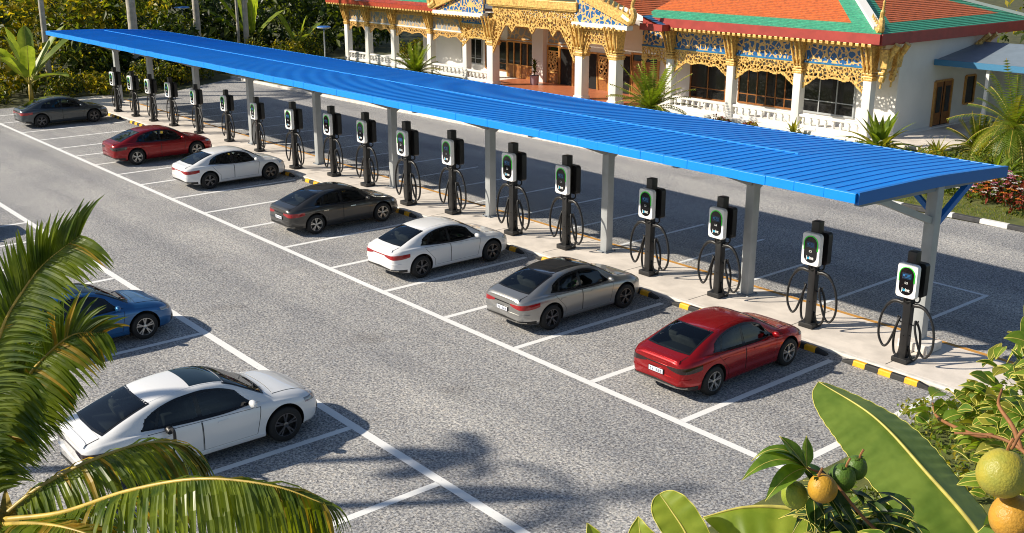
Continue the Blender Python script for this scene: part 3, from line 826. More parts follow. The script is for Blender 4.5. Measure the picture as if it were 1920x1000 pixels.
mb = MB(); mb.box(((X0+X1)/2-1.5, 23.42, RZ(23.42)+.02), (X1-X0-4.5, .035, .03), M['flashing']); mb.build('ridge_flashing', can, world=True)
POSTX = [-12.6-.25, -18.2, -23.9, -29.9, -36.2, -42.2, -48.6, -54.8, -61.0, -66.2]
for i, px in enumerate(POSTX):
    mb = MB(); mb.box((px, 23.9, 2.2), (.28, .28, 4.2), M['steel'], bev=.012)
    p = mb.build('post', can, world=True, angle=40)
    mb = MB(); mb.box((px, 23.9, .095), (.46, .46, .03), M['under'], bev=.006); bp_ = mb.build('base_plate', p, world=True)
    for sx, sy in ((-1, -1), (1, -1), (1, 1), (-1, 1)): mb = MB(); mb.lathe([(.022, .1), (.022, .135), (.001, .135)], M['black_metal'], c=(px+sx*.19, 23.9+sy*.19, 0), n=6); mb.build('bolt', bp_, world=True)
    if i == 0: mb = MB(); mb.box((px+.1, 23.8, .20), (.8, .7, .22), M['kerb'], bev=.02); mb.build('footing', p, world=True)
    mb = MB(); mb.beam((px, 20.6, 4.30), (px, 26.6, 4.08), .16, .22, M['under']); mb.build('cross_beam', can, world=True)
    mb = MB(); mb.beam((px, 23.75, 3.35), (px, 21.3, 4.26), .14, .16, M['steel']); mb.build('brace', can, world=True)
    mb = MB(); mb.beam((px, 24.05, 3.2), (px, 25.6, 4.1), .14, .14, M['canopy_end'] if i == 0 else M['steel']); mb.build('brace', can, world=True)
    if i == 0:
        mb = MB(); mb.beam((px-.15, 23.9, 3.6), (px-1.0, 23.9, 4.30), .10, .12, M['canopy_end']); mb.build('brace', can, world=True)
for y in (21.0, 22.4, 24.6, 26.2):
    mb = MB(); mb.box(((X0+X1)/2, y, RZ(y)-.10), (X1-X0-.3, .07, .09), M['under']); mb.build('purlin', can, world=True)

# ------------------------------------------------------------------ chargers
def rrect(w, h, r, n=6):
    P = []
    for cx, cy, a0 in ((w/2-r, h/2-r, 0), (-w/2+r, h/2-r, pi/2), (-w/2+r, -h/2+r, pi), (w/2-r, -h/2+r, 3*pi/2)):
        P += [(cx+r*cos(a0+pi/2*i/n), cy+r*sin(a0+pi/2*i/n)) for i in range(n+1)]
    return P
def text_mesh(s, size):
    cu = bpy.data.curves.new('t', 'FONT'); cu.body = s; cu.size = size; cu.extrude = .002; cu.align_x = 'CENTER'; cu.offset = .003
    o = bpy.data.objects.new('t', cu); col.objects.link(o)
    dg = bpy.context.evaluated_depsgraph_get(); dg.update(); me = bpy.data.meshes.new_from_object(o.evaluated_get(dg))
    bpy.data.objects.remove(o); return me
def charger():
    root = empty('charging_post', (0, 0, 0))
    mb = MB(); mb.box((0, 0, 1.46), (.20, .20, 2.78), M['black_metal'], bev=.012, taper=.96)
    p = mb.build('post', root, angle=40)
    mb = MB(); mb.box((0, 0, 2.56), (.228, .228, .60), M['black_metal'], bev=.012); mb.build('cap', p, angle=40)
    for q in ((.103, 0), (0, -.103)):
        mb = MB(); mb.lathe([(.014, -.004), (.012, .006), (.001, .008)] if q[0] else [(.014, .004), (.012, -.006), (.001, -.008)], M['bezel'], c=(q[0], q[1], .7), n=8, axis='x' if q[0] else 'y'); mb.build('bolt', p)
    mb = MB(); mb.box((0, 0, .065), (.42, .42, .13), M['black_metal'], bev=.012); mb.build('base', root, angle=40)
    # front unit, facing -Y
    yf = -.10; zc = 2.14; W, H, D = .55, .86, .14
    mb = MB()
    o_ = rrect(W, H, .09); i_ = rrect(W-.03, H-.03, .08); n = len(o_)
    P = [(a, yf-.02, b+zc) for a, b in o_] + [(a, yf-D+.02, b+zc) for a, b in o_] + [(a, yf-D, b+zc) for a, b in i_]
    F = [tuple(range(n))[::-1], tuple(range(2*n, 3*n))] + [(k*n+i, k*n+(i+1) % n, (k+1)*n+(i+1) % n, (k+1)*n+i) for k in (0, 1) for i in range(n)]
    mb.add(P, F, M['white_shell']); u = mb.build('front_unit', root, angle=40)
    mb = MB(); mb.box((0, yf-.012, zc), (W-.04, .05, H-.06), M['black_metal'], bev=.02); mb.build('mount', u)
    ov = rrect(.38, .70, .185, 10)
    mb = MB(); mb.prism([(a, b+zc) for a, b in ov], yf-D-.008, yf-D+.01, M['bezel']); fp = mb.build('face_panel', u)
    mb = MB(); P = []
    for k in range(25):
        a = pi*k/24; P.append((.200*cos(a), yf-D-.004, zc+.155+.200*sin(a)))
    P = [(.200, yf-D-.004, zc-.02)] + P + [(-.200, yf-D-.004, zc-.02)]
    mb.tube(P, .014, M['green_led'], 6); mb.build('light_ring', u)
    mb = MB(); mb.box((0, yf-D-.010, zc+.13), (.25, .008, .15), M['screen']); sc = mb.build('screen', fp)
    mb = MB()
    for a, b, w, h in ((-.075, .145, .05, .045), (.045, .165, .09, .012), (.045, .135, .09, .012), (-.03, .175, .03, .012), (.02, .10, .16, .008)): mb.box((a, yf-D-.016, zc+b), (w, .004, h), M['screen_blue'])
    mb.build('readout', sc)
    mb = MB(); mb.box((0, yf-D-.011, zc-.045), (.075, .006, .05), M['logo_white'], bev=.002); mb.box((0, yf-D-.0155, zc-.04), (.05, .004, .03), M['bezel']); mb.build('card_reader', fp)
    me = text_mesh('Joint', .115); me.materials.clear(); me.materials.append(M['logo_white']); me.materials.append(M['logo_blue'])
    vx = [v.co.x for v in me.vertices]; w0, w1 = min(vx), max(vx)
    for pl in me.polygons:
        f = (pl.center.x-w0)/(w1-w0); pl.material_index = 1 if .20 < f < .47 else 0
    me.transform(Matrix.Translation((0, yf-D-.012, zc-.255)) @ Matrix.Rotation(pi/2, 4, 'X'))
    link('logo', me, fp)
    # rear unit
    mb = MB(); mb.prism([(a, b+2.12) for a, b in rrect(.55, .86, .08)], .12, .30, M['black_metal']); ru = mb.build('rear_unit', root, angle=40)
    mb = MB(); mb.prism([(a, b+2.12) for a, b in rrect(.50, .81, .07)], .30, .32, M['bezel']); mb.build('face_panel', ru)
    for s in (-1, 1):
        mb = MB(); mb.box((s*.13, .0, 1.50), (.10, .10, .09), M['black_metal'], bev=.012); h = mb.build('holster', root)
        g = MB(); g.tube([(s*.15, -.01, 1.50), (s*.27, -.01, 1.52), (s*.33, -.01, 1.515)], [.045, .052, .046], M['black_metal'], 10)
        g.tube(catmull([(s*.31, -.01, 1.52), (s*.43, -.01, 1.48), (s*.54, -.01, 1.38), (s*.60, -.01, 1.30)], 4), [.046]*6+[.04]*4+[.032]*3, M['black_metal'], 10)
        g.build('connector', root, angle=40)
        c_ = MB(); pts = [(s*.58, -.01, 1.33), (s*.68, -.01, 1.12), (s*.74, -.01, .82), (s*.72, -.01, .48), (s*.58, -.01, .26), (s*.45, -.03, .34), (s*.34, -.04, .60), (s*.25, -.04, .90), (s*.21, .0, 1.09), (s*.25, .05, 1.04), (s*.33, .08, .80), (s*.36, .08, .46), (s*.32, .07, .18), (s*.23, .05, .09), (s*.15, .03, .20), (s*.11, 0, .42)]
        c_.tube(catmull(pts, 6), .031, M['black_cable'], 8); c_.build('cable', root, smooth=True)
        k = MB(); k.tube(catmull([(s*.08, .03, 1.0), (s*.15, .03, .98), (s*.25, .03, 1.03), (s*.28, .03, 1.13)], 4), .016, M['black_metal'], 6); k.build('hook', root, smooth=True)
        b_ = MB(); yb = -.17 if s < 0 else .2
        b_.tube(catmull([(.05*s, yb, 1.72), (.06*s, yb, 1.62), (.07*s+.05, yb*.8, 1.58), (.12, yb*.4, 1.62)] if s < 0 else [(.14, yb, 1.72), (.16, yb, 1.60), (.14, yb*.7, 1.54), (.09, .05, 1.58)], 5), .022, M['black_cable'], 8); b_.build('feed_cable', root, smooth=True)
    return root
CH = charger()
CHP = [(-9.65, 17.47, 2.196), (-11.88, 17.72, 2.27), (-14.31, 17.78, 2.31), (-16.38, 17.79, 2.36), (-19.22, 17.79, 2.46), (-21.12, 17.64, 2.52), (-23.92, 17.75, 2.46), (-25.62, 17.39, 2.53), (-28.47, 17.8, 2.40), (-30.45, 17.76, 2.37), (-32.31, 17.38, 2.33), (-35.85, 17.84, 2.05), (-38.41, 17.92, 2.04), (-40.83, 17.74, 2.01), (-43.16, 17.69, 2.07), (-44.87, 17.52, 2.05), (-46.59, 17.43, 2.03), (-48.41, 17.33, 2.04)]
ORD = ['first', 'second', 'third', 'fourth', 'fifth', 'sixth', 'seventh', 'eighth', 'ninth', 'tenth', 'eleventh', 'twelfth', 'thirteenth', 'fourteenth', 'fifteenth', 'sixteenth', 'seventeenth', 'last']
for i, (x, y, h) in enumerate(CHP):
    o = CH if i == 0 else copy_tree(CH)
    o.location = (x*1.3, min(y*1.3, 23.25), .082); o.scale = (h*1.3/2.87*.97,)*3; o.rotation_euler.z = radians([0, 1, -1, .5, -1, 1.5, 0, -.5, 1][i % 9])
    tag(o, 'black charging post with white face, %s from the camera end of the row' % ORD[i] if i < 17 else 'black charging post with white face at the far end beside the trees', 'charger', 'charging posts in a row under the canopy')
# ------------------------------------------------------------------ temple hall
B = empty('temple_hall', (-52, 50, 0), 'white temple hall with gilded arches and a green and orange tiled roof', 'building')
W = dict(parent=B, world=True)
YF, YW = 47.45, 49.30          # column line, wall line
def lattice(x0, x1, ztop, arch, y, th=.07, cell=.045, seed=0, mt=None, xaxis=True, dens=.18):
    """pierced gilded screen: solid where a cell pattern says so, above the arch line"""
    nx = max(4, int((x1-x0)/cell)); zmin = min(arch(i/40) for i in range(41)); nz = max(4, int((ztop-zmin)/cell))
    S = 5.2
    def keep(i, j):
        if i < 0 or j < 0 or i >= nx or j >= nz: return False
        u = (i+.5)/nx; x = x0+(x1-x0)*u; z = ztop-(j+.5)*cell; a = arch(u)
        if z < a: return False
        if z < a+.085 or z > ztop-.08: return True
        d, _ = mnoise.voronoi(V((x*S+seed, z*S, seed*3.1)), exponent=2.5)
        return (d[1]-d[0]) < dens
    mb = MB(); idx = {}
    def vid(i, j, k):
        key = (i, j, k)
        if key not in idx:
            idx[key] = len(mb.v); q = x0+(x1-x0)*i/nx; z = ztop-j*cell
            yy = y+(th if k else 0)
            mb.v.append((q, yy, z) if xaxis else (yy, q, z))
        return idx[key]
    K = [[keep(i, j) for j in range(nz)] for i in range(nx)]
    g = lambda i, j: 0 <= i < nx and 0 <= j < nz and K[i][j]
    F = []
    for i in range(nx):
        for j in range(nz):
            if not K[i][j]: continue
            F.append((vid(i, j, 0), vid(i+1, j, 0), vid(i+1, j+1, 0), vid(i, j+1, 0)))
            F.append((vid(i, j, 1), vid(i, j+1, 1), vid(i+1, j+1, 1), vid(i+1, j, 1)))
            for (di, dj, a, b) in ((-1, 0, (i, j+1), (i, j)), (1, 0, (i+1, j), (i+1, j+1)), (0, -1, (i, j), (i+1, j)), (0, 1, (i+1, j+1), (i, j+1))):
                if not g(i+di, j+dj): F.append((vid(*a, 0), vid(*b, 0), vid(*b, 1), vid(*a, 1)))
    mb.f = F; mb.mats = [mt or M['gold']]; mb.m = [0]*len(F)
    return mb
def arch3(deep, shallow, n=3):
    """scalloped arch: deep at the ends, n cusps between"""
    def f(u):
        e = abs(2*u-1); base = shallow + (deep-shallow)*max(0, (e-.52)/.48)**1.1
        return base - .16*abs(sin(pi*n*u))**.6*0 + .13*(1-abs(sin(pi*n*u)))*(-1 if e < .8 else 0)
    return f

# plinth and porch floor
mb = MB(); mb.box((-53.2, 52.8, .15), (48.6, 11.9, .30), M['white_wall'], bev=.02); mb.build('plinth', **W)
mb = MB(); mb.box((-51.3, 47.2, .16), (14.0, 4.4, .34), M['terracotta'], bev=.01)
for i in range(2): mb.box((-52.4, 44.85-.3*i, .115-.09*i), (8.2, .32, .20-.08*i), M['terracotta'])
mb.build('porch_floor', **W)
# walls
mb = MB()
mb.box((-47.2, YW+.12, 2.55), (35.6, .24, 4.5), M['white_wall'])
mb.box((-67.5, YW+.12, 2.55), (5.0, .24, 4.5), M['white_wall'])
mb.box((-29.33, 54.2, 2.55), (.26, 9.6, 4.5), M['white_wall'])
mb.box((-49.6, 59.1, 2.55), (40.5, .24, 4.5), M['white_wall'])
mb.box((-70.05, 54.4, 2.55), (.24, 9.2, 4.5), M['white_wall'])
mb.build('wall', **W)
mb = MB(); mb.box((-29.3, YW+.1, 2.55), (.42, .42, 4.5), M['white_wall'], bev=.02); mb.build('pilaster', **W)
mb = MB(); mb.box((-56.0, YW-.15, 2.7), (1.15, .5, 5.0), M['white_wall'], bev=.02); mb.build('pilaster', **W)
mb = MB(); mb.box((-53, 48.3, 4.86), (48, 2.4, .06), M['white_wall']); mb.build('ceiling', **W)

def window(x0, x1, z0, z1, mull, rails, fm, y=YW, sill=True):
    mb = MB(); mb.box(((x0+x1)/2, y-.005, (z0+z1)/2), (x1-x0, .05, z1-z0), M['dark_glass']); w = mb.build('window', **W)
    mb = MB(); t = .09
    for x in (x0, x1): mb.box((x, y-.03, (z0+z1)/2), (t, .10, z1-z0+t), fm)
    for z in (z0, z1): mb.box(((x0+x1)/2, y-.03, z), (x1-x0-t, .10, t), fm)
    for k in range(1, mull): mb.box((x0+(x1-x0)*k/mull, y-.035, (z0+z1)/2), (.06, .06, z1-z0-t), fm)
    for z in rails: mb.box(((x0+x1)/2, y-.033, z), (x1-x0-t, .05, .05), fm)
    mb.build('frame', parent=w, world=True)
    if z0 < .8 and not sill: return w
    return w
window(-42.6, -39.95, .75, 2.95, 2, (1.35,), M['wood'])
window(-39.0, -35.2, .85, 3.0, 6, (1.35,), M['wood'])
window(-34.7, -31.5, .85, 2.95, 3, (1.5,), M['steel'])
window(-67.2+2.3, -65.1+2.6, .9, 2.7, 3, (1.3,), M['steel'])
window(-64.0+1.9, -61.6+1.9, .7, 2.75, 2, (1.2,), M['wood'])
def door(x0, x1, z0, z1, leafs, kind, y=YW):
    mb = MB(); mb.box(((x0+x1)/2, y-.01, (z0+z1)/2), (x1-x0, .06, z1-z0), M['room_shade'] if kind == 'open' else M['dark_glass']); d = mb.build('door', **W)
    mb = MB()
    for x in (x0, x1): mb.box((x, y-.04, (z0+z1)/2), (.12, .13, z1-z0), M['wood_light'])
    mb.box(((x0+x1)/2, y-.04, z1+.05), (x1-x0+.12, .13, .11), M['wood_light'])
    if kind != 'open':
        for k in range(1, leafs): mb.box((x0+(x1-x0)*k/leafs, y-.05, (z0+z1)/2), (.09, .09, z1-z0), M['wood_light'])
        if kind == 'panel': mb.box(((x0+x1)/2, y-.042, z0+.42), (x1-x0-.12, .05, .84), M['wood']); mb.box(((x0+x1)/2, y-.06, z0+.9), (x1-x0-.12, .06, .09), M['wood_light'])
        if kind == 'wood':
            for k in range(leafs):
                xa = x0+(x1-x0)*(k+.5)/leafs; ww = (x1-x0)/leafs-.18
                for zz, hh in ((z0+.45, .75), (z0+1.55, 1.2)): mb.box((xa, y-.045, zz), (ww, .05, hh), M['wood'], bev=.012)
            mb.box(((x0+x1)/2, y-.04, z0+.9), (x1-x0-.12, .06, .12), M['wood_light'])
    mb.build('frame', parent=d, world=True); return d
Z0 = .32
door(-59.6, -56.7, Z0, 2.75, 4, 'panel')
d = door(-55.3, -54.15, Z0, 2.75, 1, 'panel')
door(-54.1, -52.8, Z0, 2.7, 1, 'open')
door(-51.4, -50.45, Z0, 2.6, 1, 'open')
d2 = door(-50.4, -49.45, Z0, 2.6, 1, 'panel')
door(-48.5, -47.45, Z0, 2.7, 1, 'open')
door(-47.4, -45.2, Z0, 2.85, 2, 'wood')
for x0, x1 in ((-55.25, -54.2), (-50.35, -49.5)):
    lattice(x0+.08, x1-.08, 2.5, lambda u: 1.0, YW-.13, .05, .04, 3, M['gold_dark'], dens=.2).build('carved_screen', **W)
# glazed transoms over the doors
for x0, x1 in ((-59.6, -56.7), (-55.3, -52.8)):
    mb = MB(); mb.box(((x0+x1)/2, YW-.02, 3.4), (x1-x0, .06, .8), M['mosaic_grey']); t = mb.build('transom', **W)
    mb = MB()
    for z in (2.98, 3.82): mb.box(((x0+x1)/2, YW-.05, z), (x1-x0, .09, .07), M['wood_light'])
    mb.build('frame', parent=t, world=True)

# columns
COLS = [(-29.6, YF), (-33.7, YF), (-38.1, YF), (-42.55, YF), (-45.2, 45.5), (-48.1, 45.5), (-56.7, 45.5), (-60.9, 46.6), (-65.15, 46.6), (-69.9, 46.6), (-73.55, 46.6), (-76.6, 46.6)]
for k, (x, y) in enumerate(COLS):
    big = y < 46
    w = .62 if big else .46
    mb = MB(); mb.box((x, y+w/2-.2, 1.75), (w, w, 3.1), M['white_wall'], bev=.03); mb.box((x, y+w/2-.2, .42), (w+.1, w+.1, .25), M['white_wall'], bev=.02)
    c = mb.build('column', angle=40, **W)
    zc = 3.15 if not big else 3.0
    mb = MB()
    for z, s in ((zc, 1.12), (zc+.12, 1.25), (zc+.26, 1.1), (zc+.42, 1.2)): mb.box((x, y+w/2-.2, z), (w*s, w*s, .11), M['gold'], bev=.02)
    # flared bracket up to the eaves
    mb.box((x, y+w/2-.2, zc+1.05), (w*.9, w*.9, 1.3), M['gold'], taper=1.35)
    for sx in (-1, 0, 1): mb.beam((x+sx*w*.42, y-.22, zc+.35), (x+sx*w*.6, y-.62, 4.85), .09, .10, M['gold'])
    mb.build('capital', parent=c, world=True)
# side brackets at the near corner (facing +X)
for yy in (47.6, 48.5, 56.6, 57.4):
    mb = MB(); xx = -29.2
    if yy > 49: mb.tube(catmull([(xx, yy, 4.0), (xx+.15, yy, 4.3), (xx+.5, yy, 4.7), (xx+.75, yy, 4.9)], 5), [.16]*8+[.12]*8, M['gold'], 8)
    else:
        mb.tube(catmull([(xx+.12, yy, 2.75), (xx+.16, yy, 3.2), (xx+.3, yy, 3.9), (xx+.6, yy, 4.5), (xx+.85, yy, 4.9)], 5), [.05]*4+[.15]*5+[.13]*6+[.17]*6, M['gold'], 8)
        mb.box((xx+.2, yy, 3.5), (.3, .42, .14), M['gold'], bev=.03); mb.box((xx+.22, yy, 3.32), (.22, .3, .12), M['gold'], bev=.03)
        mb.box((xx+.3, yy, 4.2), (.35, .42, .9), M['gold'], taper=1.4)
    mb.build('eave_bracket', **W)

def bay(x0, x1, y, zt, seed, deep=2.35, sh=3.0, fr=True, fz=(3.74, 4.62), mos='mosaic', n=3, gm='gold'):
    lattice(x0, x1, zt, arch3(deep, sh, n), y-.03, .07, .045, seed, M[gm]).build('arch_screen', **W)
    if fr:
        mb = MB(); mb.box(((x0+x1)/2, y+.06, (fz[0]+fz[1])/2), (x1-x0, .10, fz[1]-fz[0]), M[mos]); f = mb.build('frieze', **W)
        mb = MB(); mb.box(((x0+x1)/2, y+.03, fz[0]-.03), (x1-x0, .16, .09), M['tile_blue'] if mos == 'mosaic' else M['ridge_white']); mb.box(((x0+x1)/2, y+.03, fz[1]+.03), (x1-x0, .16, .07), M['gold'])
        mb.build('moulding', parent=f, world=True)
def balustrade(x0, x1, y, zt=.95):
    mb = MB(); mb.box(((x0+x1)/2, y, zt), (x1-x0, .24, .14), M['white_wall'], bev=.03); mb.box(((x0+x1)/2, y, .38), (x1-x0, .26, .2), M['white_wall'], bev=.02)
    n = max(2, int((x1-x0)/.42))
    for k in range(n):
        x = x0+(x1-x0)*(k+.5)/n
        mb.lathe([(.075, .46), (.085, .52), (.06, .56), (.10, .68), (.085, .76), (.055, .82), (.09, .88)], M['white_wall'], c=(x, y, 0), n=10)
    mb.build('balustrade', angle=40, **W)
xs_ = [c[0] for c in COLS]
for k in range(3):
    a, b = xs_[k+1]+.24, xs_[k]-.24
    bay(a, b, YF, 3.70, k*7.3+1); balustrade(a, b, YF)
bay(-44.9, -42.8, YF, 3.70, 31.)
balustrade(-44.8, -42.8, YF)
for k in (7, 8, 9, 10):
    a, b = xs_[k+1]+.24, xs_[k]-.24
    bay(a, b, 46.6, 3.40, k*5.1, deep=2.6, sh=3.05, fz=(3.46, 4.28), mos='mosaic_grey', n=2, gm='gold_dark'); balustrade(a, b, 46.6)
bay(-60.6, -57.05, 46.0, 4.2, 77., deep=2.5, sh=3.2, fr=True, fz=(4.25, 4.9), n=1); balustrade(-60.6, -57.05, 46.2)
bay(-47.75, -45.55, 45.4, 4.55, 91., deep=2.75, sh=3.75, fr=False, n=1)
lattice(-56.35, -48.45, 5.55, (lambda u: 4.35-.42*max(0, 1-abs(((u*4) % 1)-0)/.18)*(.15 < u < .85)-.42*max(0, 1-abs(((u*4) % 1)-1)/.18)*(.15 < u < .85)-1.9*max(0, (abs(2*u-1)-.66)/.34)**1.2), 45.28, .10, .05, 5.5, M['gold']).build('arch_screen', **W)
# end railing on the +X side
mb = MB(); mb.box((-29.4, 48.35, .95), (.24, 1.4, .14), M['white_wall'], bev=.03); mb.box((-29.4, 48.35, .38), (.26, 1.4, .2), M['white_wall'])
for k in range(4): mb.lathe([(.075, .46), (.06, .56), (.10, .68), (.055, .82), (.09, .88)], M['white_wall'], c=(-29.4, 47.85+.34*k, 0), n=10)
mb.build('balustrade', angle=40, **W)

# main roof: hipped, shallow skirt, banded tiles laid in courses
XE, YE, ZE, SL = -28.6, 46.45, 5.44, .34
def courses(mb, f, n, mt, step=.03):
    """lapped tile courses over the patch f(u,v): v runs up the slope"""
    for j in range(n):
        a0, a1 = f(0, j/n), f(1, j/n); b0, b1 = f(0, (j+1)/n), f(1, (j+1)/n)
        up = V((0, 0, step)); m_ = 28
        rows = []
        for t in range(m_+1):
            w = t/m_; lo = V(a0).lerp(V(a1), w)+up; hi = V(b0).lerp(V(b1), w); rows.append((lo, hi))
        P = [p for r in rows for p in (r[0]-up*1.2, r[0], r[1])]
        F = [(3*t, 3*t+3, 3*t+4, 3*t+1) for t in range(m_)] + [(3*t+1, 3*t+4, 3*t+5, 3*t+2) for t in range(m_)]
        mb.add(P, F, mt)
def hipface(ax, d0, d1, lo0, lo1, hipR=True, hipL=False):
    """front face: y=YE+d, x from lo0 to lo1 shrinking by d at the hips"""
    def f(u, v):
        d = lerp(d0, d1, v); z = ZE+SL*d
        if ax == 'f':
            a = lo0+(d if hipL else 0); b = lo1-(d if hipR else 0); return V((lerp(a, b, u), YE+d, z))
        a = lo0+d; b = lo1-(d if hipL else 0); return V((XE-d, lerp(a, b, u), z))
    return f
mb = MB(); courses(mb, hipface('f', 0, 1.05, -44, XE), 6, M['tile_green']); courses(mb, hipface('s', 0, 1.05, YE, 62.0, hipL=True), 6, M['tile_green'])
r1 = mb.build('roof', fix=False, **W)
mb = MB()
g1 = hipface('f', 1.05, 6.5, -44, XE); g2 = hipface('s', 1.05, 6.5, YE, 62.0, hipL=True)
def inset(g, a):
    def f(u, v):
        p, q = g(0, v), g(1, v); L = (q-p).length; return p.lerp(q, (a[0]+u*(L-a[0]-a[1]))/L)
    return f
courses(mb, inset(g1, (0, 1.3)), 26, M['tile_orange']); courses(mb, inset(g2, (1.3, 1.3)), 26, M['tile_orange'])
courses(mb, (lambda u, v: g1(1, v)+V((-1.3*(1-u), 0, 0))), 26, M['tile_green']); courses(mb, (lambda u, v: g2(0, v)+V((0, 1.3*u, 0))), 26, M['tile_green']); courses(mb, (lambda u, v: g2(1, v)+V((0, -1.3*(1-u), 0))), 26, M['tile_green'])
mb.build('tile_field', parent=r1, world=True, fix=False)
mb = MB(); mb.beam((XE-.5, YE+.5, ZE+SL*.5+.06), (XE-6.5, YE+6.5, ZE+SL*6.5+.10), .42, .18, M['ridge_white']); mb.build('hip_ridge', parent=r1, world=True)
mb = MB(); mb.beam((XE-.5, 61.5, ZE+SL*.5+.06), (XE-6.5, 55.5, ZE+SL*6.5+.10), .34, .16, M['ridge_white']); mb.build('hip_ridge', parent=r1, world=True)
mb = MB(); mb.tube(catmull([(XE-.62, YE+.62, ZE+.22), (XE-.3, YE+.3, ZE+.14), (XE-.08, YE+.08, ZE+.3), (XE-.12, YE+.12, ZE+.75), (XE-.02, YE+.02, ZE+1.15), (XE+.03, YE-.03, ZE+1.6)], 5), [.16]*5+[.19]*5+[.15]*5+[.11]*5+[.06]*5+[.02], M['gold'], 8)
for t in range(4): mb.tube([(XE-.75-.22*t, YE+.75+.22*t, ZE+.28+.07*t), (XE-.72-.22*t, YE+.72+.22*t, ZE+.62+.07*t)], [.10, .02], M['gold'], 6)
mb.build('finial', parent=r1, world=True)
# eaves
def eave(name, a, b, zt, h, mt, out):
    a, b = V((*a, 0)), V((*b, 0)); mb = MB(); d = (b-a)
    n = V(out); c = (a+b)/2; rot = Matrix.Rotation(atan2(d.y, d.x), 3, 'Z')
    mb.box((c.x+n.x*.03, c.y+n.y*.03, zt-h/2), (d.length, .10, h), mt, rot=rot)
    e = mb.build(name, **W)
    return e
e = eave('fascia', (-43.9, YE), (XE, YE), ZE, .48, M['fascia_red'], (0, -1, 0))
mb = MB(); k = 0
while -43.4+k*.34 < XE-.2: mb.box((-43.4+k*.34, YE+.06, ZE-.56), (.20, .30, .15), M['gold'], bev=.015); k += 1
tag(mb.build('rafter_end', parent=e, world=True), kind='stuff')
eave('fascia', (XE, YE+.03), (XE, 62), ZE, .52, M['fascia_red'], (1, 0, 0))
mb = MB(); mb.box((-36.2, 48.2, ZE-.52), (15.2, 3.4, .05), M['fascia_red']); mb.box((-29.25, 55.5, ZE-.53), (1.25, 13, .05), M['fascia_red']); mb.build('soffit', **W)
mb = MB(); mb.box((-36.2, YF+.16, 4.83), (14.2, .3, .30), M['gold']); mb.build('lintel', **W)
# left wing roof, lower
mb = MB()
def lw(d0, d1):
    return lambda u, v: V((lerp(-78.0+(lerp(d0, d1, v)), -60.2, u), 45.55+lerp(d0, d1, v), 5.12+.34*lerp(d0, d1, v)))
courses(mb, lw(0, .55), 3, M['tile_red']); courses(mb, lw(.55, 2.3), 8, M['tile_green']); courses(mb, lw(2.3, 7), 20, M['tile_orange'])
r2 = mb.build('roof', fix=False, **W)
e = eave('fascia', (-78.0, 45.55), (-60.5, 45.55), 5.1, .30, M['tile_red'], (0, -1, 0))
mb = MB(); k = 0
while -77.8+k*.36 < -60.7: mb.box((-77.8+k*.36, 45.6, 4.74), (.22, .26, .12), M['gold'], bev=.015); k += 1
tag(mb.build('rafter_end', parent=e, world=True), kind='stuff')
mb = MB(); mb.box((-69.2, 47.4, 4.72), (17.5, 3.6, .05), M['white_wall']); mb.box((-69.2, 46.8, 4.5), (15.5, .3, .36), M['gold_dark']); mb.build('lintel', **W)
# porch gable
AP, EZ, XL, XR = -53.2, 8.9, -62.8, -43.65
mb = MB(); yb = 44.95
def barge(mb, x0, z0, x1, z1, w, y, mt, th=.22):
    n = 14; P = []
    for k in range(n+1):
        t = k/n; x = lerp(x0, x1, t); z = lerp(z0, z1, t)-.35*sin(pi*t)*(1)
        P += [(x, y, z), (x, y+th, z), (x, y+th, z+w), (x, y, z+w)]
    F = []
    for k in range(n):
        for a, b in ((0, 1), (1, 2), (2, 3), (3, 0)): F.append((4*k+a, 4*k+b, 4*k+4+b, 4*k+4+a))
    F += [(0, 3, 2, 1), (4*n, 4*n+1, 4*n+2, 4*n+3)]
    mb.add(P, F, mt)
barge(mb, XR, 5.0, AP, EZ, .62, yb, M['gold']); barge(mb, XL, 5.0, AP, EZ, .62, yb, M['gold'])
for k in range(24):
    t = k/24+.02
    for xe in (XR, XL):
        x = lerp(xe, AP, t); z = lerp(5.0, EZ, t)-.35*sin(pi*t)+.6
        mb.tube([(x, yb+.1, z), (x+(.10 if xe == XR else -.10), yb+.1, z+.32)], [.10, .015], M['gold'], 6)
g = mb.build('barge_board', fix=True, **W)
for s, xe in ((1, XR), (-1, XL)):
    mb = MB(); mb.tube(catmull([(xe-s*.5, yb+.1, 5.5), (xe+s*.1, yb+.1, 5.25), (xe+s*.3, yb+.1, 5.6), (xe+s*.15, yb+.1, 6.1), (xe+s*.35, yb+.1, 6.6)], 5), [.24]*7+[.18]*7+[.10]*6+[.02], M['gold'], 8)
    mb.build('finial', parent=g, world=True)
mb = MB()
for xe, xi in ((XR-.3, -48.3), (XL+.3, -57.2)):
    zi = lerp(5.0, EZ, abs(xi-xe)/abs(AP-xe))-.25
    mb = MB(); mb.prism([(xe, 4.95), (xi, zi), (xi, 4.95)], yb+.24, yb+.40, M['mosaic']); mb.build('pediment', **W)
    mb = MB(); mb.box(((xe+xi)/2, yb+.28, 4.84), (abs(xe-xi)+.3, .5, .26), M['ridge_white'], bev=.02); c_ = mb.build('cornice', **W)
    mb = MB(); k = 0
    while min(xe, xi)+.355*k < max(xe, xi): mb.box((min(xe, xi)+.355*k, yb+.02, 4.70), (.16, .10, .12), M['gold'], bev=.01); k += 1
    tag(mb.build('cornice_tooth', parent=c_, world=True), kind='stuff')
mb = MB(); mb.box((-52.4, yb+.35, 5.85), (8.6, .5, .5), M['gold'], bev=.04); mb.box((-52.4, yb+.3, 5.6), (8.4, .3, .14), M['gold'], bev=.02); mb.build('cornice', **W)
mb = MB(); mb.box((-46.6, 45.75, 4.62), (2.6, .35, .2), M['gold']); mb.build('lintel', **W)
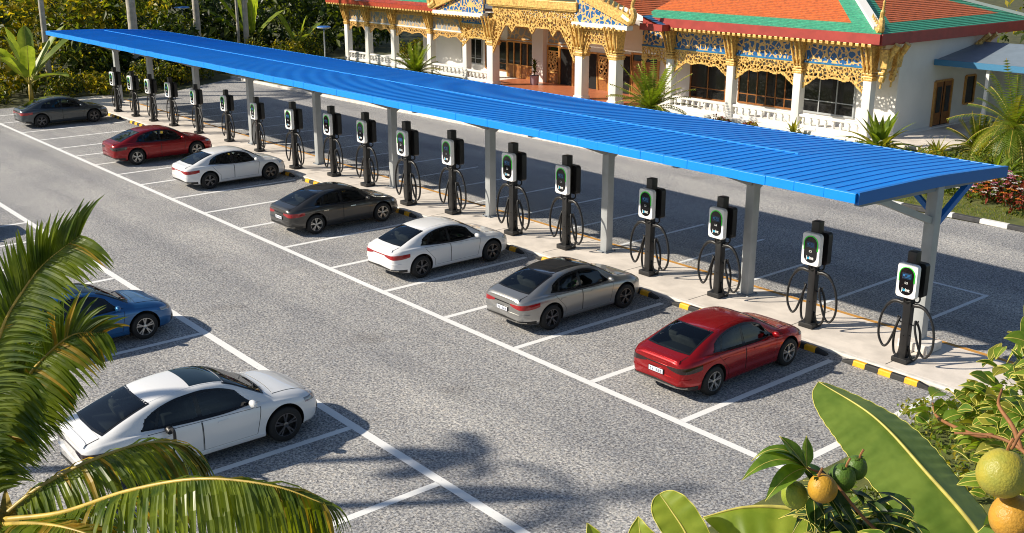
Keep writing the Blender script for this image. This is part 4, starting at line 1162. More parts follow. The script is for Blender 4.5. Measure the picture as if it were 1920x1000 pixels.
for s, xe in ((1, XR), (-1, XL)):
    mb = MB()
    def gs(v0, v1):
        def f(u, v):
            t = lerp(v0, v1, v); return V((lerp(xe+s*1.7, AP, t), lerp(yb+.9, 53, u) if s > 0 else lerp(53, yb+.9, u), lerp(5.05, EZ+.35, t)-.25*sin(pi*t)))
        return f
    courses(mb, gs(0, .07), 3, M['tile_blue']); courses(mb, gs(.07, .14), 3, M['tile_blue']); courses(mb, gs(.14, .6), 18, M['tile_orange']); courses(mb, gs(.6, 1), 14, M['tile_green'])
    mb.build('roof', fix=False, **W)
mb = MB(); mb.box((XR+1.72, 46.35, 4.94), (.12, 1.1, .36), M['fascia_red']); mb.box((XR+.85, yb+.95, 4.94), (1.7, .10, .36), M['fascia_red']); mb.build('fascia', **W)
# side door, window and awning on the +X wall
def sidebox(name, y0, y1, z0, z1, leafs):
    mb = MB(); mb.box((-29.19, (y0+y1)/2, (z0+z1)/2), (.05, y1-y0, z1-z0), M['dark_glass']); d = mb.build(name, **W)
    mb = MB()
    for y in (y0, y1): mb.box((-29.16, y, (z0+z1)/2), (.12, .10, z1-z0), M['wood_light'])
    for z in ((z1,) if z0 < .4 else (z0, z1)): mb.box((-29.16, (y0+y1)/2, z), (.12, y1-y0-.1, .10), M['wood_light'])
    for k in range(leafs):
        ya = y0+(y1-y0)*(k+.5)/leafs
        if z0 < .4: mb.box((-29.155, ya, (z0+z1)/2), (.06, (y1-y0)/leafs-.16, z1-z0-.1), M['wood'], bev=.012); mb.box((-29.125, ya, (z0+z1)/2+.2), (.03, (y1-y0)/leafs-.42, z1-z0-1.0), M['dark_glass'])
    mb.build('frame', parent=d, world=True)
sidebox('door', 52.9, 54.6, .30, 2.65, 2)
sidebox('window', 56.0, 57.0, 1.2, 2.7, 1)
aw = empty('porch_awning', (-25, 55, 0), 'blue edged grey awning leaning off the white end wall of the hall', 'awning')
mb = MB(); mb.add([(-29.15, 52.6, 3.78), (-19, 52.6, 3.78), (-19, 57.2, 4.45), (-29.15, 57.2, 4.45), (-29.15, 52.6, 3.70), (-19, 52.6, 3.70), (-19, 57.2, 4.37), (-29.15, 57.2, 4.37)], [(0, 1, 2, 3), (7, 6, 5, 4), (0, 4, 5, 1), (1, 5, 6, 2), (2, 6, 7, 3), (3, 7, 4, 0)], M['awning_grey'])
mb.build('sheet', aw, world=True)
mb = MB(); mb.box((-24.07, 52.57, 3.68), (10.2, .06, .30), M['awning_blue']); mb.build('fascia', aw, world=True)
for x in (-26.4, -22.4):
    mb = MB(); mb.box((x, 52.9, 1.85), (.18, .18, 3.7), M['white_wall'], bev=.015); mb.build('post', aw, world=True)
an = empty('annex', (-24, 58, 0), 'white annex with a dark doorway under the awning', 'building')
mb = MB(); mb.box((-24.3, 58.2, 2.0), (9.2, .25, 4.0), M['white_wall']); mb.build('wall', an, world=True)
mb = MB(); mb.box((-25.0, 58.06, 1.35), (1.1, .05, 2.5), M['room_shade']); mb.build('doorway', an, world=True)  # flat panel on the wall, its inner shade painted near-black
mb = MB(); mb.box((-24.3, 59.5, 4.05), (9.4, 3, .12), M['tile_red']); mb.build('roof', an, world=True)
mb = MB(); mb.box((-27.3, 52.0, .12), (3.6, 9.5, .26), M['concrete'], bev=.02); tag(mb.build('side_walkway'), kind='structure')
mb = MB(); mb.box((-30.2, 46.2, .10), (1.9, .9, .12), M['concrete'], bev=.02); tag(mb.build('step'), kind='structure')
# ------------------------------------------------------------------ foliage builders
def frame_of(t, up=V((0, 0, 1))):
    s = t.cross(up)
    if s.length < 1e-3: s = t.cross(V((1, 0, 0)))
    s.normalize(); return s, s.cross(t).normalized()

def blade(mb, line, wf, mt, fold=.25, ripple=0., rf=9., seed=0., side_mt=None, roll=0., nside=2, up=V((0, 0, 1)), droopw=0., edge=None):
    """leaf blade along a centre line: wf(t) half width, V fold, edge ripple"""
    n = len(line); P = []; c = 2*nside+1
    for i, p in enumerate(line):
        t = i/(n-1); tg = (line[min(i+1, n-1)]-line[max(i-1, 0)]).normalized()
        s, u = frame_of(tg, up)
        if roll: s, u = s*cos(roll)+u*sin(roll), u*cos(roll)-s*sin(roll)
        w = wf(t)
        for k in range(-nside, nside+1):
            q = k/nside; a = abs(q)
            h = fold*w*a - droopw*w*a*a + ripple*w*a*sin(rf*2*pi*t+seed+(1.7 if q > 0 else 0))
            P.append(p + s*(w*q) + u*h)
    F = []; 
    for i in range(n-1):
        for k in range(c-1): F.append((i*c+k, i*c+k+1, (i+1)*c+k+1, (i+1)*c+k))
    mb.add(P, F, mt)
    if edge:
        for k in (0, c-1):
            mb.tube([P[i*c+k] for i in range(n)], edge, M['leaf_edge'], 4)

def arc_line(p, d, L, droop, n=10, twist=None):
    """centre line from p along d bending down"""
    p = V(p); d = V(d).normalized(); out = [p.copy()]; st = L/n
    for i in range(n):
        d = (d + V((0, 0, -droop/n))).normalized(); p = p+d*st; out.append(p.copy())
    return out

def lens(w, a=.75, b=1.): return lambda t: w*max(.02, sin(pi*min(1, max(0, t))**a))**b
def banana_w(w): return lambda t: w*(min(1, t/.12)**.6)*(1 if t < .72 else max(.03, max(0, cos((t-.72)/.28*pi/2))**.7))

def frond(root, pts, nl, lmax, mt, droop=.6, seed=0, r0=.03, dry=0., start=.06, name='frond', wl=.022, up=V((0, 0, 1)), seg=5, sidev=1., prof=None, rach='rachis', lean=.55):
    """pinnate frond on a curved rachis: leaflets both sides"""
    rnd = random.Random(seed); line = catmull(pts, 10); n = len(line)
    mb = MB(); mb2 = mb
    r = MB(); r.tube(line, [r0*(1-.85*i/(n-1)) for i in range(n)], M[rach], 6)
    for i in range(nl):
        t = start+(1-start)*(i+.5)/nl; x = t*(n-1); k = min(n-2, int(x)); p = line[k].lerp(line[k+1], x-k)
        tg = (line[min(k+2, n-1)]-line[max(k-1, 0)]).normalized(); s, u = frame_of(tg, up)
        lp = (prof(t) if prof else (min(1, .35+t*2.2) * (1-.55*max(0, (t-.55)/.45)**1.4)))
        for sd in (-1, 1):
            L = lmax*lp*rnd.uniform(.86, 1.1); f = lean+.5*t+rnd.uniform(-.08, .08)
            d = (s*sd*sidev + tg*f + u*(.28+rnd.uniform(-.12, .12))).normalized()
            ln = arc_line(p, d, L, droop*rnd.uniform(.75, 1.3), seg)
            mm = M['palm_leaf_dry'] if rnd.random() < dry*(.4+t) else M[mt]
            w = wl*rnd.uniform(.8, 1.15)
            blade(mb, ln, lambda q: w*(.55+.9*q if q < .3 else .82*(1-((q-.3)/.7)**1.6)+.03), mm, fold=.35, nside=1, up=u)
    fo = r.build(name, root, smooth=True); mb.build('leaflets', fo, fix=False)
    return fo

def leafy(mb, c, rad, n, size, mts, rnd, aspect=2.2, shell=.55, flat=.8):
    """leaves scattered through one ellipsoid clump"""
    for _ in range(n):
        while True:
            d = V((rnd.uniform(-1, 1), rnd.uniform(-1, 1), rnd.uniform(-1, 1)))
            if .05 < d.length <= 1: break
        d.normalize(); r = shell+(1-shell)*rnd.random()**.5
        p = V(c)+V((d.x*rad[0], d.y*rad[1], d.z*rad[2]))*r
        nrm = (d*.7+V((rnd.uniform(-1, 1), rnd.uniform(-1, 1), rnd.uniform(-.3, 1.2)))*.8).normalized()
        a = nrm.cross(V((rnd.uniform(-1, 1), rnd.uniform(-1, 1), rnd.uniform(-1, 1))))
        if a.length < .05: continue
        a.normalize(); b = nrm.cross(a); L = size*rnd.uniform(.6, 1.3); w = L/aspect
        mt = mts[rnd.randrange(len(mts))]
        tip = p+a*L-V((0, 0, L*.25))
        mb.add([p, p+a*L*.45+b*w*.5, tip, p+a*L*.45-b*w*.5], [(0, 1, 2, 3)], mt)

def shrub_mesh(seed, h, w, n, size, mts):
    rnd = random.Random(seed); mb = MB()
    for _ in range(n):
        a = rnd.uniform(0, 6.28); r = w*rnd.random()**.5*.8; z = h*rnd.uniform(.15, .85)*(1-.4*(r/w))
        q = rnd.uniform(.25, .5)*w
        leafy(mb, (r*cos(a), r*sin(a), z), (q, q, q*.8), int(46), size, [mts[rnd.randrange(len(mts))]]*2+mts, rnd)
    return mb.mesh('foliage', fix=False)

def banana_plant(loc, label, group, seed, h, leaves, mt='banana_far', ws=.32):
    rnd = random.Random(seed); root = empty('banana_plant', loc, label, 'plant', group)
    mb = MB(); mb.tube([(0, 0, 0), (.03, 0, h*.12), (0, .02, h*.28)], [.16, .13, .08], M['rachis'], 8); mb.build('stem', root, smooth=True)
    for k in range(leaves):
        a = 2*pi*k/leaves+rnd.uniform(-.4, .4); el = rnd.uniform(.5, 1.35)
        d = V((cos(a)*cos(el), sin(a)*cos(el), sin(el))); L = h*rnd.uniform(.62, .9)
        ln = arc_line((0, 0, h*.22), d, L, rnd.uniform(.5, 1.3)*(1.4-el), 12)
        m_ = MB(); blade(m_, ln, lambda t, w=ws*rnd.uniform(.8, 1.15): banana_w(w)(max(0, (t-.18)/.82)) if t > .18 else .02, M[mt], fold=.35, ripple=.06, rf=6, seed=k)
        m_.tube(ln, [.035*(1-i/13)+.006 for i in range(13)], M['midrib'], 5)
        m_.build('leaf', root, smooth=True, fix=False)
    return root

# ------------------------------------------------------------------ woodland behind the far end
rnd = random.Random(11); mb = MB()
def wood_front(y): return -72.5 if y < 33 else -80.5 - max(0, (y-38))*.15
gold = [M['lf_gold_sunlit'], M['lf_gold_sunlit'], M['lf_mid']]; mid = [M['lf_mid'], M['lf_mid'], M['lf_dark']]; dark = [M['lf_dark']]  # gold clumps carry the wood's sunlight in their leaf colour
cnt = 0
while cnt < 900:
    y = rnd.uniform(10, 62); d = rnd.random()**1.3*24; x = wood_front(y)-1.5-d
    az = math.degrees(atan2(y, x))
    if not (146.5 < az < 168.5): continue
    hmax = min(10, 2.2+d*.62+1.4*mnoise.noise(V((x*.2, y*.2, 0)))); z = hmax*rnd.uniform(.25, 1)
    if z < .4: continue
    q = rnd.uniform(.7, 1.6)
    g = mnoise.noise(V((x*.13, y*.13, 4.)))+ (.35 if az > 160 else -.1) - (.5 if d > 12 and az < 160 else 0)  # sunlit gold painted mostly on the left side of the wood
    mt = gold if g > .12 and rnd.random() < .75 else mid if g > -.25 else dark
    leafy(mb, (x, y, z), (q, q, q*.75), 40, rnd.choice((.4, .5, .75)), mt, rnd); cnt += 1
for _ in range(150):
    x = rnd.uniform(-40, -6); y = rnd.uniform(66, 80); q = rnd.uniform(.8, 1.6)
    leafy(mb, (x, y, rnd.uniform(1, 7.5)), (q, q, q*.8), 44, .5, gold if rnd.random() < .6 else mid, rnd)
tag(mb.build('woodland', fix=False), kind='stuff')

# shrubs in front of the woodland
SH = [shrub_mesh(31, 2.4, 1.5, 22, .30, [M['lf_mid'], M['lf_gold_sunlit']]), shrub_mesh(32, 1.8, 1.4, 18, .26, [M['lf_gold_sunlit'], M['lf_mid'], M['lf_dark']]), shrub_mesh(33, 2.9, 1.6, 26, .30, [M['lf_dark'], M['lf_mid'], M['lf_mid'], M['lf_gold_sunlit']])]
SPOT = [(-70.9, 13.6, 1, .9), (-71.0, 16.0, 0, .8), (-71.3, 18.0, 1, .85), (-71.2, 22.1, 2, .8), (-70.9, 24.4, 0, .9), (-71.5, 26.6, 1, .9), (-72.4, 28.6, 2, .9), (-73.4, 30.6, 0, .9), (-74.6, 32.6, 2, .9), (-76.4, 36.4, 1, .8), (-78.3, 37.8, 0, 1.), (-79.6, 40.0, 2, .95), (-79.2, 42.6, 0, 1.05), (-80.4, 45.0, 2, 1.), (-74.6, 51.5, 0, 1.), (-72.0, 52.5, 2, 1.)]
SLAB = ['shrub at the left edge of the photo behind the slate grey car', 'golden green shrub just right of the left photo edge, behind the slate grey car', 'low shrub at the foot of the big banana plant', 'dark shrub right of the big banana plant', 'shrub behind the farthest charging post', 'yellowish shrub behind the second to last charging post', 'dark bush under the far end of the canopy', 'bush by the far corner of the rear road', 'dark bush at the end of the rear road beside a canopy post', 'low golden bush above the middle of the blue roof, left of the lamp posts', 'bush below the pale upright banana leaves', 'dark bush left of the nearest lamp post', 'bush directly behind the nearest lamp post', 'dark bush between the nearest lamp post and the temple hall', 'bush seen through the leftmost opening of the hall', 'bush seen through the second opening of the hall from the left']
for (x, y, k, s), lb in zip(SPOT, SLAB):
    r = empty('shrub', (x, y, 0), lb, 'shrub', 'shrubs along the edge of the wood', rz=x, s=s); link('foliage', SH[k], r)
    q = MB()
    for a in range(4): q.tube([(0, 0, 0), (.25*cos(a*1.6), .25*sin(a*1.6), .7), (.5*cos(a*1.6), .5*sin(a*1.6), 1.4)], [.035, .025, .012], M['bark_dark'], 5)
    q.build('stem', r)
banana_plant((-70.3, 19.9, 0), 'large pale banana plant with broad leaves behind the slate grey car', 'banana plants before the wood', 3, 5.0, 10, ws=.42)
banana_plant((-82.5, 41.0, .0), 'bright upright banana plant above the blue roof between two pale trunks and a lamp post', 'banana plants before the wood', 8, 6.2, 8, 'banana_light', ws=.42)
banana_plant((-86.5, 34.8, 0), 'banana plant with one long raised leaf beside a thin pale trunk', 'banana plants before the wood', 5, 6.0, 7, ws=.36)
banana_plant((-87.5, 32.2, 0), 'dull banana plant next to the tall blue capped lamp', 'banana plants before the wood', 6, 5.4, 7, ws=.36)
banana_plant((-80.6, 44.1, 0), 'small banana plant right behind the nearest lamp post', 'banana plants before the wood', 9, 4.4, 6, ws=.28)

# tall palms: only their trunks rise into the picture
def tall_palm(x, y, r, h, label, seed):
    root = empty('palm_tree', (x, y, 0), label, 'palm tree', 'tall palm trees in the wood'); rn = random.Random(seed)
    mb = MB(); n = 26
    pts = [(.25*sin(i/n*2+seed)*i/n, .2*cos(i/n*2)*i/n, h*i/n) for i in range(n+1)]
    mb.tube(pts, [r*(1.15-.35*i/n)*(1.04 if i % 2 else .98) for i in range(n+1)], M['trunk_bark'], 12); mb.build('trunk', root, smooth=True)
    c = V(pts[-1]); cb = MB()
    for k in range(11):
        a = 2*pi*k/11; d = V((cos(a), sin(a), rn.uniform(.1, .9)))
        ln = arc_line(c, d, 3.4, 1.5, 8)
        for i in range(1, 8):
            s, u = frame_of((ln[i+1]-ln[i]).normalized())
            for sd in (-1, 1):
                e = ln[i]+s*sd*.75*(1-.08*i)+V((0, 0, -.35)); t = (ln[i+1]-ln[i])
                cb.add([ln[i], ln[i]+t*.5, e+t*.6, ], [(0, 1, 2)], M['palm_leaf']); cb.add([ln[i]+t*.5, ln[i]+t, e+t*1.1], [(0, 1, 2)], M['palm_leaf'])
    cb.build('crown', root, fix=False)
TP = [(268, .30, 'thick pale palm trunk above the far end of the canopy'), (392, .24, 'pale palm trunk between the tall blue capped lamp and the raised banana leaf'), (455, .10, 'very thin pale palm trunk close left of a thicker one'), (470, .20, 'slim white palm trunk left of the bright banana plant'), (108, .17, 'slim pale palm trunk left of the blue canopy tip'), (4, .22, 'pale palm trunk at the left photo edge')]
TPX = [(-75.0, 28.46), (-80.0, 35.3), (-80.5, 38.9), (-80.2, 39.45), (-74.0, 22.2), (-74, 18.85)]
for (u, r, lb), (x, y) in zip(TP, TPX): tall_palm(x, y, r, 13, lb, u)

# lamp posts with flat blue heads
for (x, y, h, s), lb in zip(((-64.7, 37.5, 4.0, 1.), (-85.0, 36.4, 4.35, 1.3), (-88.6, 36.8, 2.6, .9)), ('slim grey lamp post with flat blue head nearest the temple hall', 'tall lamp post with wide flat blue head by a pale palm trunk', 'low lamp post with blue head farthest along the wood edge')):
    r = empty('lamp_post', (x, y, .12), lb, 'lamp post', 'blue headed lamp posts')
    mb = MB(); mb.tube([(0, 0, 0), (0, 0, h-.15)], [.06, .045], M['steel'], 10); mb.lathe([(.14, 0), (.14, .1), (.06, .16)], M['steel'], n=12); mb.build('pole', r, angle=40)
    mb = MB(); mb.lathe([(.05, h-.3), (.09, h-.2), (.44*s, h-.14), (.47*s, h-.08), (.40*s, h-.02), (.001, h)], M['lamp_blue'], n=20); hd = mb.build('lamp_head', r, angle=40)
    mb = MB(); mb.lathe([(.45*s, h-.145), (.475*s, h-.115), (.47*s, h-.085)], M['logo_white'], n=20); mb.build('diffuser', hd)

# ------------------------------------------------------------------ garden round the hall
def rosette(loc, label, group, seed, n, L, w, mt, kind='strap', trunk=0., droop=1.3, name='cycad', cat='plant', dry=0., z=.13, emin=.25):
    rnd = random.Random(seed); root = empty(name, (loc[0], loc[1], z), label, cat, group)
    if trunk > 0:
        mb = MB(); mb.tube([(0, 0, -.05), (.02, 0, trunk*.6), (0, 0, trunk)], [.16, .13, .15], M['trunk_bark'], 9); mb.build('trunk', root, smooth=True)
    mb = MB()
    for k in range(n):
        a = k*2.4+rnd.uniform(-.2, .2); el = emin+(1.35-emin)*(k/n)+rnd.uniform(-.1, .1)
        d = V((cos(a)*cos(el), sin(a)*cos(el), sin(el))); ln = arc_line((0, 0, trunk), d, L*rnd.uniform(.8, 1.1), droop*(1.5-el)*rnd.uniform(.7, 1.2), 8)
        m_ = M['lf_yellow'] if rnd.random() < dry else M[mt]
        if kind == 'strap': blade(mb, ln, lens(w, .6), m_, fold=.3, nside=1)
        else:
            for i in range(1, 24):
                x = i/24*8; q = int(x); p = ln[q].lerp(ln[q+1], x-q); tg = (ln[q+1]-ln[q]).normalized(); s, u = frame_of(tg)
                for sd in (-1, 1):
                    e = p+(s*sd+tg*.5+u*.1).normalized()*w*(1-.6*(i/24)**2)*min(1, i/4)-V((0, 0, w*.22))
                    mb.add([p-tg*.045, p+tg*.045, e], [(0, 1, 2)], m_)
            mb.tube(ln, .012, M['rachis'], 4)
    mb.build('fronds', root, fix=False); return root
CG = 'cycads in front of the hall'
rosette((-39.9, 43.0), 'feathery cycad behind the blue roof, right of the porch columns', CG, 1, 60, 2.7, .42, 'lf_bright', 'pin', .8)
rosette((-62.3, 43.2), 'small cycad behind the blue roof, before the left balustrade', CG, 2, 50, 2.2, .40, 'lf_bright', 'pin', .6)
rosette((-33.0, 46.3), 'small yellow green rosette plant at the foot of the right balustrade', 'rosette plants by the hall', 3, 14, .9, .09, 'lf_yellow')
rosette((-27.6, 45.6), 'broad leaved yellow edged rosette plant at the near corner of the hall', 'rosette plants by the hall', 4, 38, 2.1, .20, 'lf_bright', dry=.3)
rosette((-24.6, 49.2), 'spiky palm sapling beside the side walkway', 'rosette plants by the hall', 5, 34, 1.9, .40, 'lf_mid', 'pin', dry=.15)
rosette((-25.2, 46.6), 'low golden rosette between the walkway and the canopy end', 'rosette plants by the hall', 12, 18, 1.1, .10, 'lf_yellow', dry=.4)
rosette((-22.2, 47.4), 'fan palm with drooping yellow leaves at the right photo edge', 'palms by the hall', 6, 52, 2.9, .55, 'lf_bright', 'pin', trunk=1.6, droop=1.9, dry=.3, name='fan_palm', cat='palm tree', emin=-.5)
rosette((-20.8, 43.0), 'leaning broad leaved plant behind the corner of the canopy', 'rosette plants by the hall', 7, 14, 1.5, .2, 'lf_bright')
rosette((-21.2, 45.3), 'young rosette at the foot of the fan palm', 'rosette plants by the hall', 15, 18, 1.2, .11, 'lf_bright', dry=.3)
def small_bush(loc, label, group, seed, h, w, n, size, mts, flowers=None, name='garden_shrub', cat='shrub', z=.13):
    r = empty(name, (loc[0], loc[1], z), label, cat, group); link('foliage', shrub_mesh(seed, h, w, n, size, mts), r)
    if flowers:
        rnd = random.Random(seed); mb = MB()
        for _ in range(flowers[0]):
            a = rnd.uniform(0, 6.28); q = w*rnd.random()**.5*1.15; c = V((q*cos(a), q*sin(a), h*rnd.uniform(.45, 1.12)*(1-.35*q/w)))
            m_ = M['fl_'+flowers[1][rnd.randrange(len(flowers[1]))]]
            for k in range(5):
                b = 2*pi*k/5+a; e = .085
                mb.add([c, c+V((e*cos(b-.5), e*sin(b-.5), .03)), c+V((e*1.5*cos(b), e*1.5*sin(b), .0)), c+V((e*cos(b+.5), e*sin(b+.5), .03))], [(0, 1, 2, 3)], m_)
        tag(mb.build('flowers', r, fix=False), kind='stuff')
    return r
GB = 'garden shrubs round the hall'
small_bush((-20.6, 40.6), 'flower bush with pink, violet and white blossoms behind the canopy end', GB, 41, 1.1, 1.2, 16, .2, [M['lf_mid'], M['lf_bright']], (90, ['pink', 'violet', 'white', 'orange']), 'flower_bush')
small_bush((-19.0, 40.0), 'flower bush with red orange leaves and white blossoms behind the striped kerb', GB, 42, 1.25, 1.1, 16, .2, [M['lf_dark'], M['lf_mid'], M['fl_red']], (110, ['orange', 'red', 'white', 'white', 'pink']), 'flower_bush')
small_bush((-17.6, 39.4), 'dark red foliage bush at the right photo edge above the striped kerb', GB, 43, 1.1, 1.0, 12, .2, [M['fl_red'], M['lf_dark']], (40, ['red', 'orange']), 'flower_bush')
small_bush((-21.9, 39.4), 'low green bush with yellow flowers at the canopy brace', GB, 44, .6, .8, 9, .16, [M['lf_bright'], M['lf_yellow']], (30, ['orange', 'white']), 'flower_bush')
for i, (x, y, h, w, mts, lb) in enumerate([(-28.6, 43.6, .8, 1.0, ['lf_yellow', 'lf_mid'], 'yellowish ground shrub left of the golden one before the near corner'), (-22.0, 44.2, 1.0, 1.2, ['lf_bright', 'lf_yellow'], 'bushy green shrub below the fan palm'), (-19.6, 44.6, 1.3, 1.3, ['lf_bright', 'lf_mid'], 'green shrub at the right photo edge below the fan palm'), (-24.6, 45.0, .8, 1.0, ['lf_gold_sunlit', 'lf_bright'], 'golden green shrub at the foot of the spiky sapling'), (-26.6, 44.0, .7, 1.0, ['lf_gold_sunlit', 'lf_mid'], 'golden ground shrub before the near corner of the hall'), (-24.6, 43.2, .8, 1.1, ['lf_yellow', 'lf_bright'], 'yellow green shrub above the blue roof near its right end'), (-22.7, 42.6, .8, 1.1, ['lf_bright', 'lf_gold_sunlit'], 'leafy shrub right of the yellow green one by the roof end'), (-23.0, 45.4, .9, 1.1, ['lf_dark', 'lf_mid'], 'dark shrub beside the spiky palm sapling'), (-21.0, 50.5, 1.6, 1.3, ['lf_dark', 'lf_mid'], 'dark shrub under the blue awning at the right edge'), (-23.6, 52.2, 1.3, 1.1, ['lf_dark', 'lf_mid', 'lf_gold_sunlit'], 'dark shrub beside the wall window and the walkway'), (-36.9, 45.4, .6, .8, ['lf_mid', 'fl_red'], 'reddish low plant before the right balustrade'), (-35.4, 45.6, .45, .6, ['fl_red', 'lf_gold_sunlit'], 'small red leaved plant left of the yellow rosette'), (-60.5, 44.2, .6, .6, ['fl_white', 'lf_mid'], 'small pale bush right of the left cycad')]):
    small_bush((x, y), lb, GB, 60+i, h, w, 12, .18, [M[k] for k in mts])
mb = MB(); mb.box((-22.9, 48.6, .45), (1.1, .8, .75), M['stone'], bev=.09); tag(mb.build('garden_rock', angle=40), 'pale block of rough stone under the fan palm', 'rock')
mb = MB(); mb.box((-18.0, 41.2, .35), (1.1, .9, .6), M['stone'], bev=.12); tag(mb.build('garden_rock', angle=40), 'grey rough stone at the right edge behind the flower bushes', 'rock')
# potted plant on the porch
r = empty('potted_plant', (-54.9, 47.7, .33), 'potted plant in a glazed pot beside the open porch door', 'potted plant')
mb = MB(); mb.lathe([(.001, 0), (.24, 0), (.29, .15), (.30, .5), (.33, .62), (.29, .64), (.27, .56), (.001, .55)], M['pot'], n=20); mb.build('pot', r, angle=40)
mb = MB(); rn = random.Random(4)
for k in range(40):
    a = k*2.4; el = rn.uniform(.3, 1.4); blade(mb, arc_line((0, 0, .6+.02*k), V((cos(a)*cos(el), sin(a)*cos(el), sin(el))), .5, .9, 5), lens(.06), M['lf_mid'], nside=1)
mb.tube([(0, 0, .55), (0, 0, 1.35)], .03, M['bark_dark'], 6); mb.build('foliage', r, fix=False)
# ------------------------------------------------------------------ coconut palm, front left
PC = V((-9.34, 1.96, 4.96))
pal = empty('coconut_palm', (PC.x-.1, PC.y-.1, 0), 'coconut palm with arching green and golden fronds, front left', 'palm tree')
o_ = root_loc(pal)
mb = MB(); pts = [(0.0-.25, -.1, 0), (-.2, -.08, 1.2), (-.1, 0, 2.6), (0, .05, 3.9), (.1, .1, 4.75)]
ln = catmull(pts, 8); mb.tube(ln, [.20-.07*i/len(ln)+(.008 if i % 2 else 0) for i in range(len(ln))], M['trunk_bark'], 14); mb.build('trunk', pal, smooth=True)
mb = MB()
for k in range(9):
    a = k*.7; p = PC-o_
    blade(mb, arc_line(p+V((0, 0, -.28)), V((cos(a)*.5, sin(a)*.5, .9)), .55, .5, 5), lens(.07), M['rachis'], nside=1)
mb.build('leaf_sheath', pal, fix=False)
FR = [
 ([(-9.41, 1.76, 5.08), (-9.46, 1.9, 5.83), (-9.41, 2.05, 6.35), (-9.31, 2.2, 6.78), (-9.17, 2.36, 7.08), (-9.01, 2.49, 7.3), (-8.78, 2.72, 7.54)], 58, .92, .75, 1, .03),
 ([(-9.92, 2.0, 4.95), (-9.96, 2.2, 5.5), (-9.92, 2.43, 5.95), (-9.78, 2.62, 6.22), (-9.65, 2.83, 6.40), (-9.48, 3.06, 6.42)], 40, .50, .9, 2, .14),
 ([(-9.34, 1.97, 5.0), (-9.22, 2.25, 5.22), (-9.01, 2.63, 5.43), (-8.83, 3.06, 5.54), (-8.71, 3.34, 5.49), (-8.66, 3.50, 5.33)], 46, .78, 2.4, 3, .18),
 ([(-9.14, 1.92, 5.06), (-8.56, 2.23, 5.27), (-7.88, 2.57, 5.64), (-7.27, 2.92, 5.88), (-6.73, 3.26, 5.93), (-6.38, 3.49, 5.85)], 66, .82, 2.8, 4, .10),
 ([(-9.04, 1.88, 5.07), (-8.5, 1.98, 5.29), (-8.04, 2.1, 5.42), (-7.65, 2.26, 5.44)], 34, .55, 1.6, 5, .5),
 ([(-9.62, 1.95, 4.97), (-9.98, 2.0, 5.29), (-10.05, 2.25, 5.62), (-10.02, 2.56, 5.87), (-9.98, 2.8, 5.92)], 44, .95, 1.3, 6, .0),
 ([(-9.38, 1.94, 5.03), (-9.45, 1.64, 5.26), (-9.67, 1.18, 5.18), (-9.86, 0.75, 4.79)], 40, .7, 1.6, 7, .1),
 ([(-9.5, 1.94, 5.03), (-9.95, 1.9, 5.5), (-10.4, 2.1, 5.9), (-10.7, 2.4, 5.95)], 40, .8, 1.3, 8, .0),
 ([(-9.42, 1.9, 5.0), (-9.62, 1.82, 5.4), (-9.62, 1.95, 5.8), (-9.52, 2.12, 6.1), (-9.40, 2.3, 6.25)], 44, .62, 1.2, 10, .0),
 ([(-9.3, 1.9, 5.03), (-9.0, 1.4, 5.4), (-8.7, .9, 5.4), (-8.5, .4, 5.1)], 40, .7, 1.6, 9, .1),
]
for k, (pts, nl, lm, dr, sd, dry) in enumerate(FR):
    frond(pal, [V(p)-o_ for p in pts], int(nl*1.7), lm*(.60 if k == 0 else .58 if k == 5 else 1.12), 'palm_leaf', dr, sd, r0=.03, dry=dry, wl=.027, up=V((.73, -.61, .35)) if k in (0, 1, 5, 8) else V((0, 0, 1)), lean=.95 if k == 0 else .55, prof=(lambda t: min(1, .45+t*1.5)*(1.06-.3*t)) if k == 0 else None)
# two palms outside the frame to the left: their crowns throw the leaf shadows on the asphalt
def shade_palm(x, y, h, label, seed, n=11, L=2.6):
    root = empty('coconut_palm', (x, y, 0), label, 'palm tree', 'coconut palms along the left bays'); rn = random.Random(seed)
    mb = MB(); mb.tube([(0, 0, 0), (.1, 0, h*.5), (0, 0, h)], [.2, .15, .12], M['trunk_bark'], 12); mb.build('trunk', root, smooth=True)
    for k in range(n):
        a = 2*pi*k/n+rn.uniform(-.2, .2); e = rn.uniform(.1, 1.); d = V((cos(a)*cos(e), sin(a)*cos(e), sin(e)))
        ln = arc_line((0, 0, h), d, L, 1.4, 5)
        frond(root, ln, 30, .7, 'palm_leaf', 1.6, seed*20+k, wl=.03, seg=3)
shade_palm(-23.6, .6, 9.0, 'coconut palm outside the left edge of the photo', 21, 5, 1.15)
shade_palm(-21.4, .6, 9.5, 'leaning coconut palm outside the lower left edge of the photo', 22, 5, 1.9)

# ------------------------------------------------------------------ banana plants, front right
def big_leaf(root, pts, w, mt, fold, roll=0., ripple=.04, rf=7, seed=0, droopw=0., petiole=0, rib=.022, nside=6, tipw=.9):
    o = root_loc(root); ln = catmull([V(p)-o for p in pts], 24)
    mb = MB(); wf = lambda t: w*(min(1, .25+t*2.2))*(1 if t < .62 else max(.02, max(0, cos((t-.62)/.38*pi/2))**tipw))
    blade(mb, ln, wf, M[mt], fold=fold, ripple=ripple, rf=rf, seed=seed, roll=roll, nside=nside, droopw=droopw, edge=.0035)
    lf = mb.build('leaf', root, smooth=True, fix=False)
    m2 = MB(); n = len(ln); m2.tube(ln, [rib*(1-.85*i/(n-1)) for i in range(n)], M['midrib'], 7); m2.build('midrib', lf, smooth=True)
    return lf
ban = empty('banana_plant', (-2.4, 6.2, 0), 'banana plant with one long dark green leaf pointing up left, front right', 'plant')
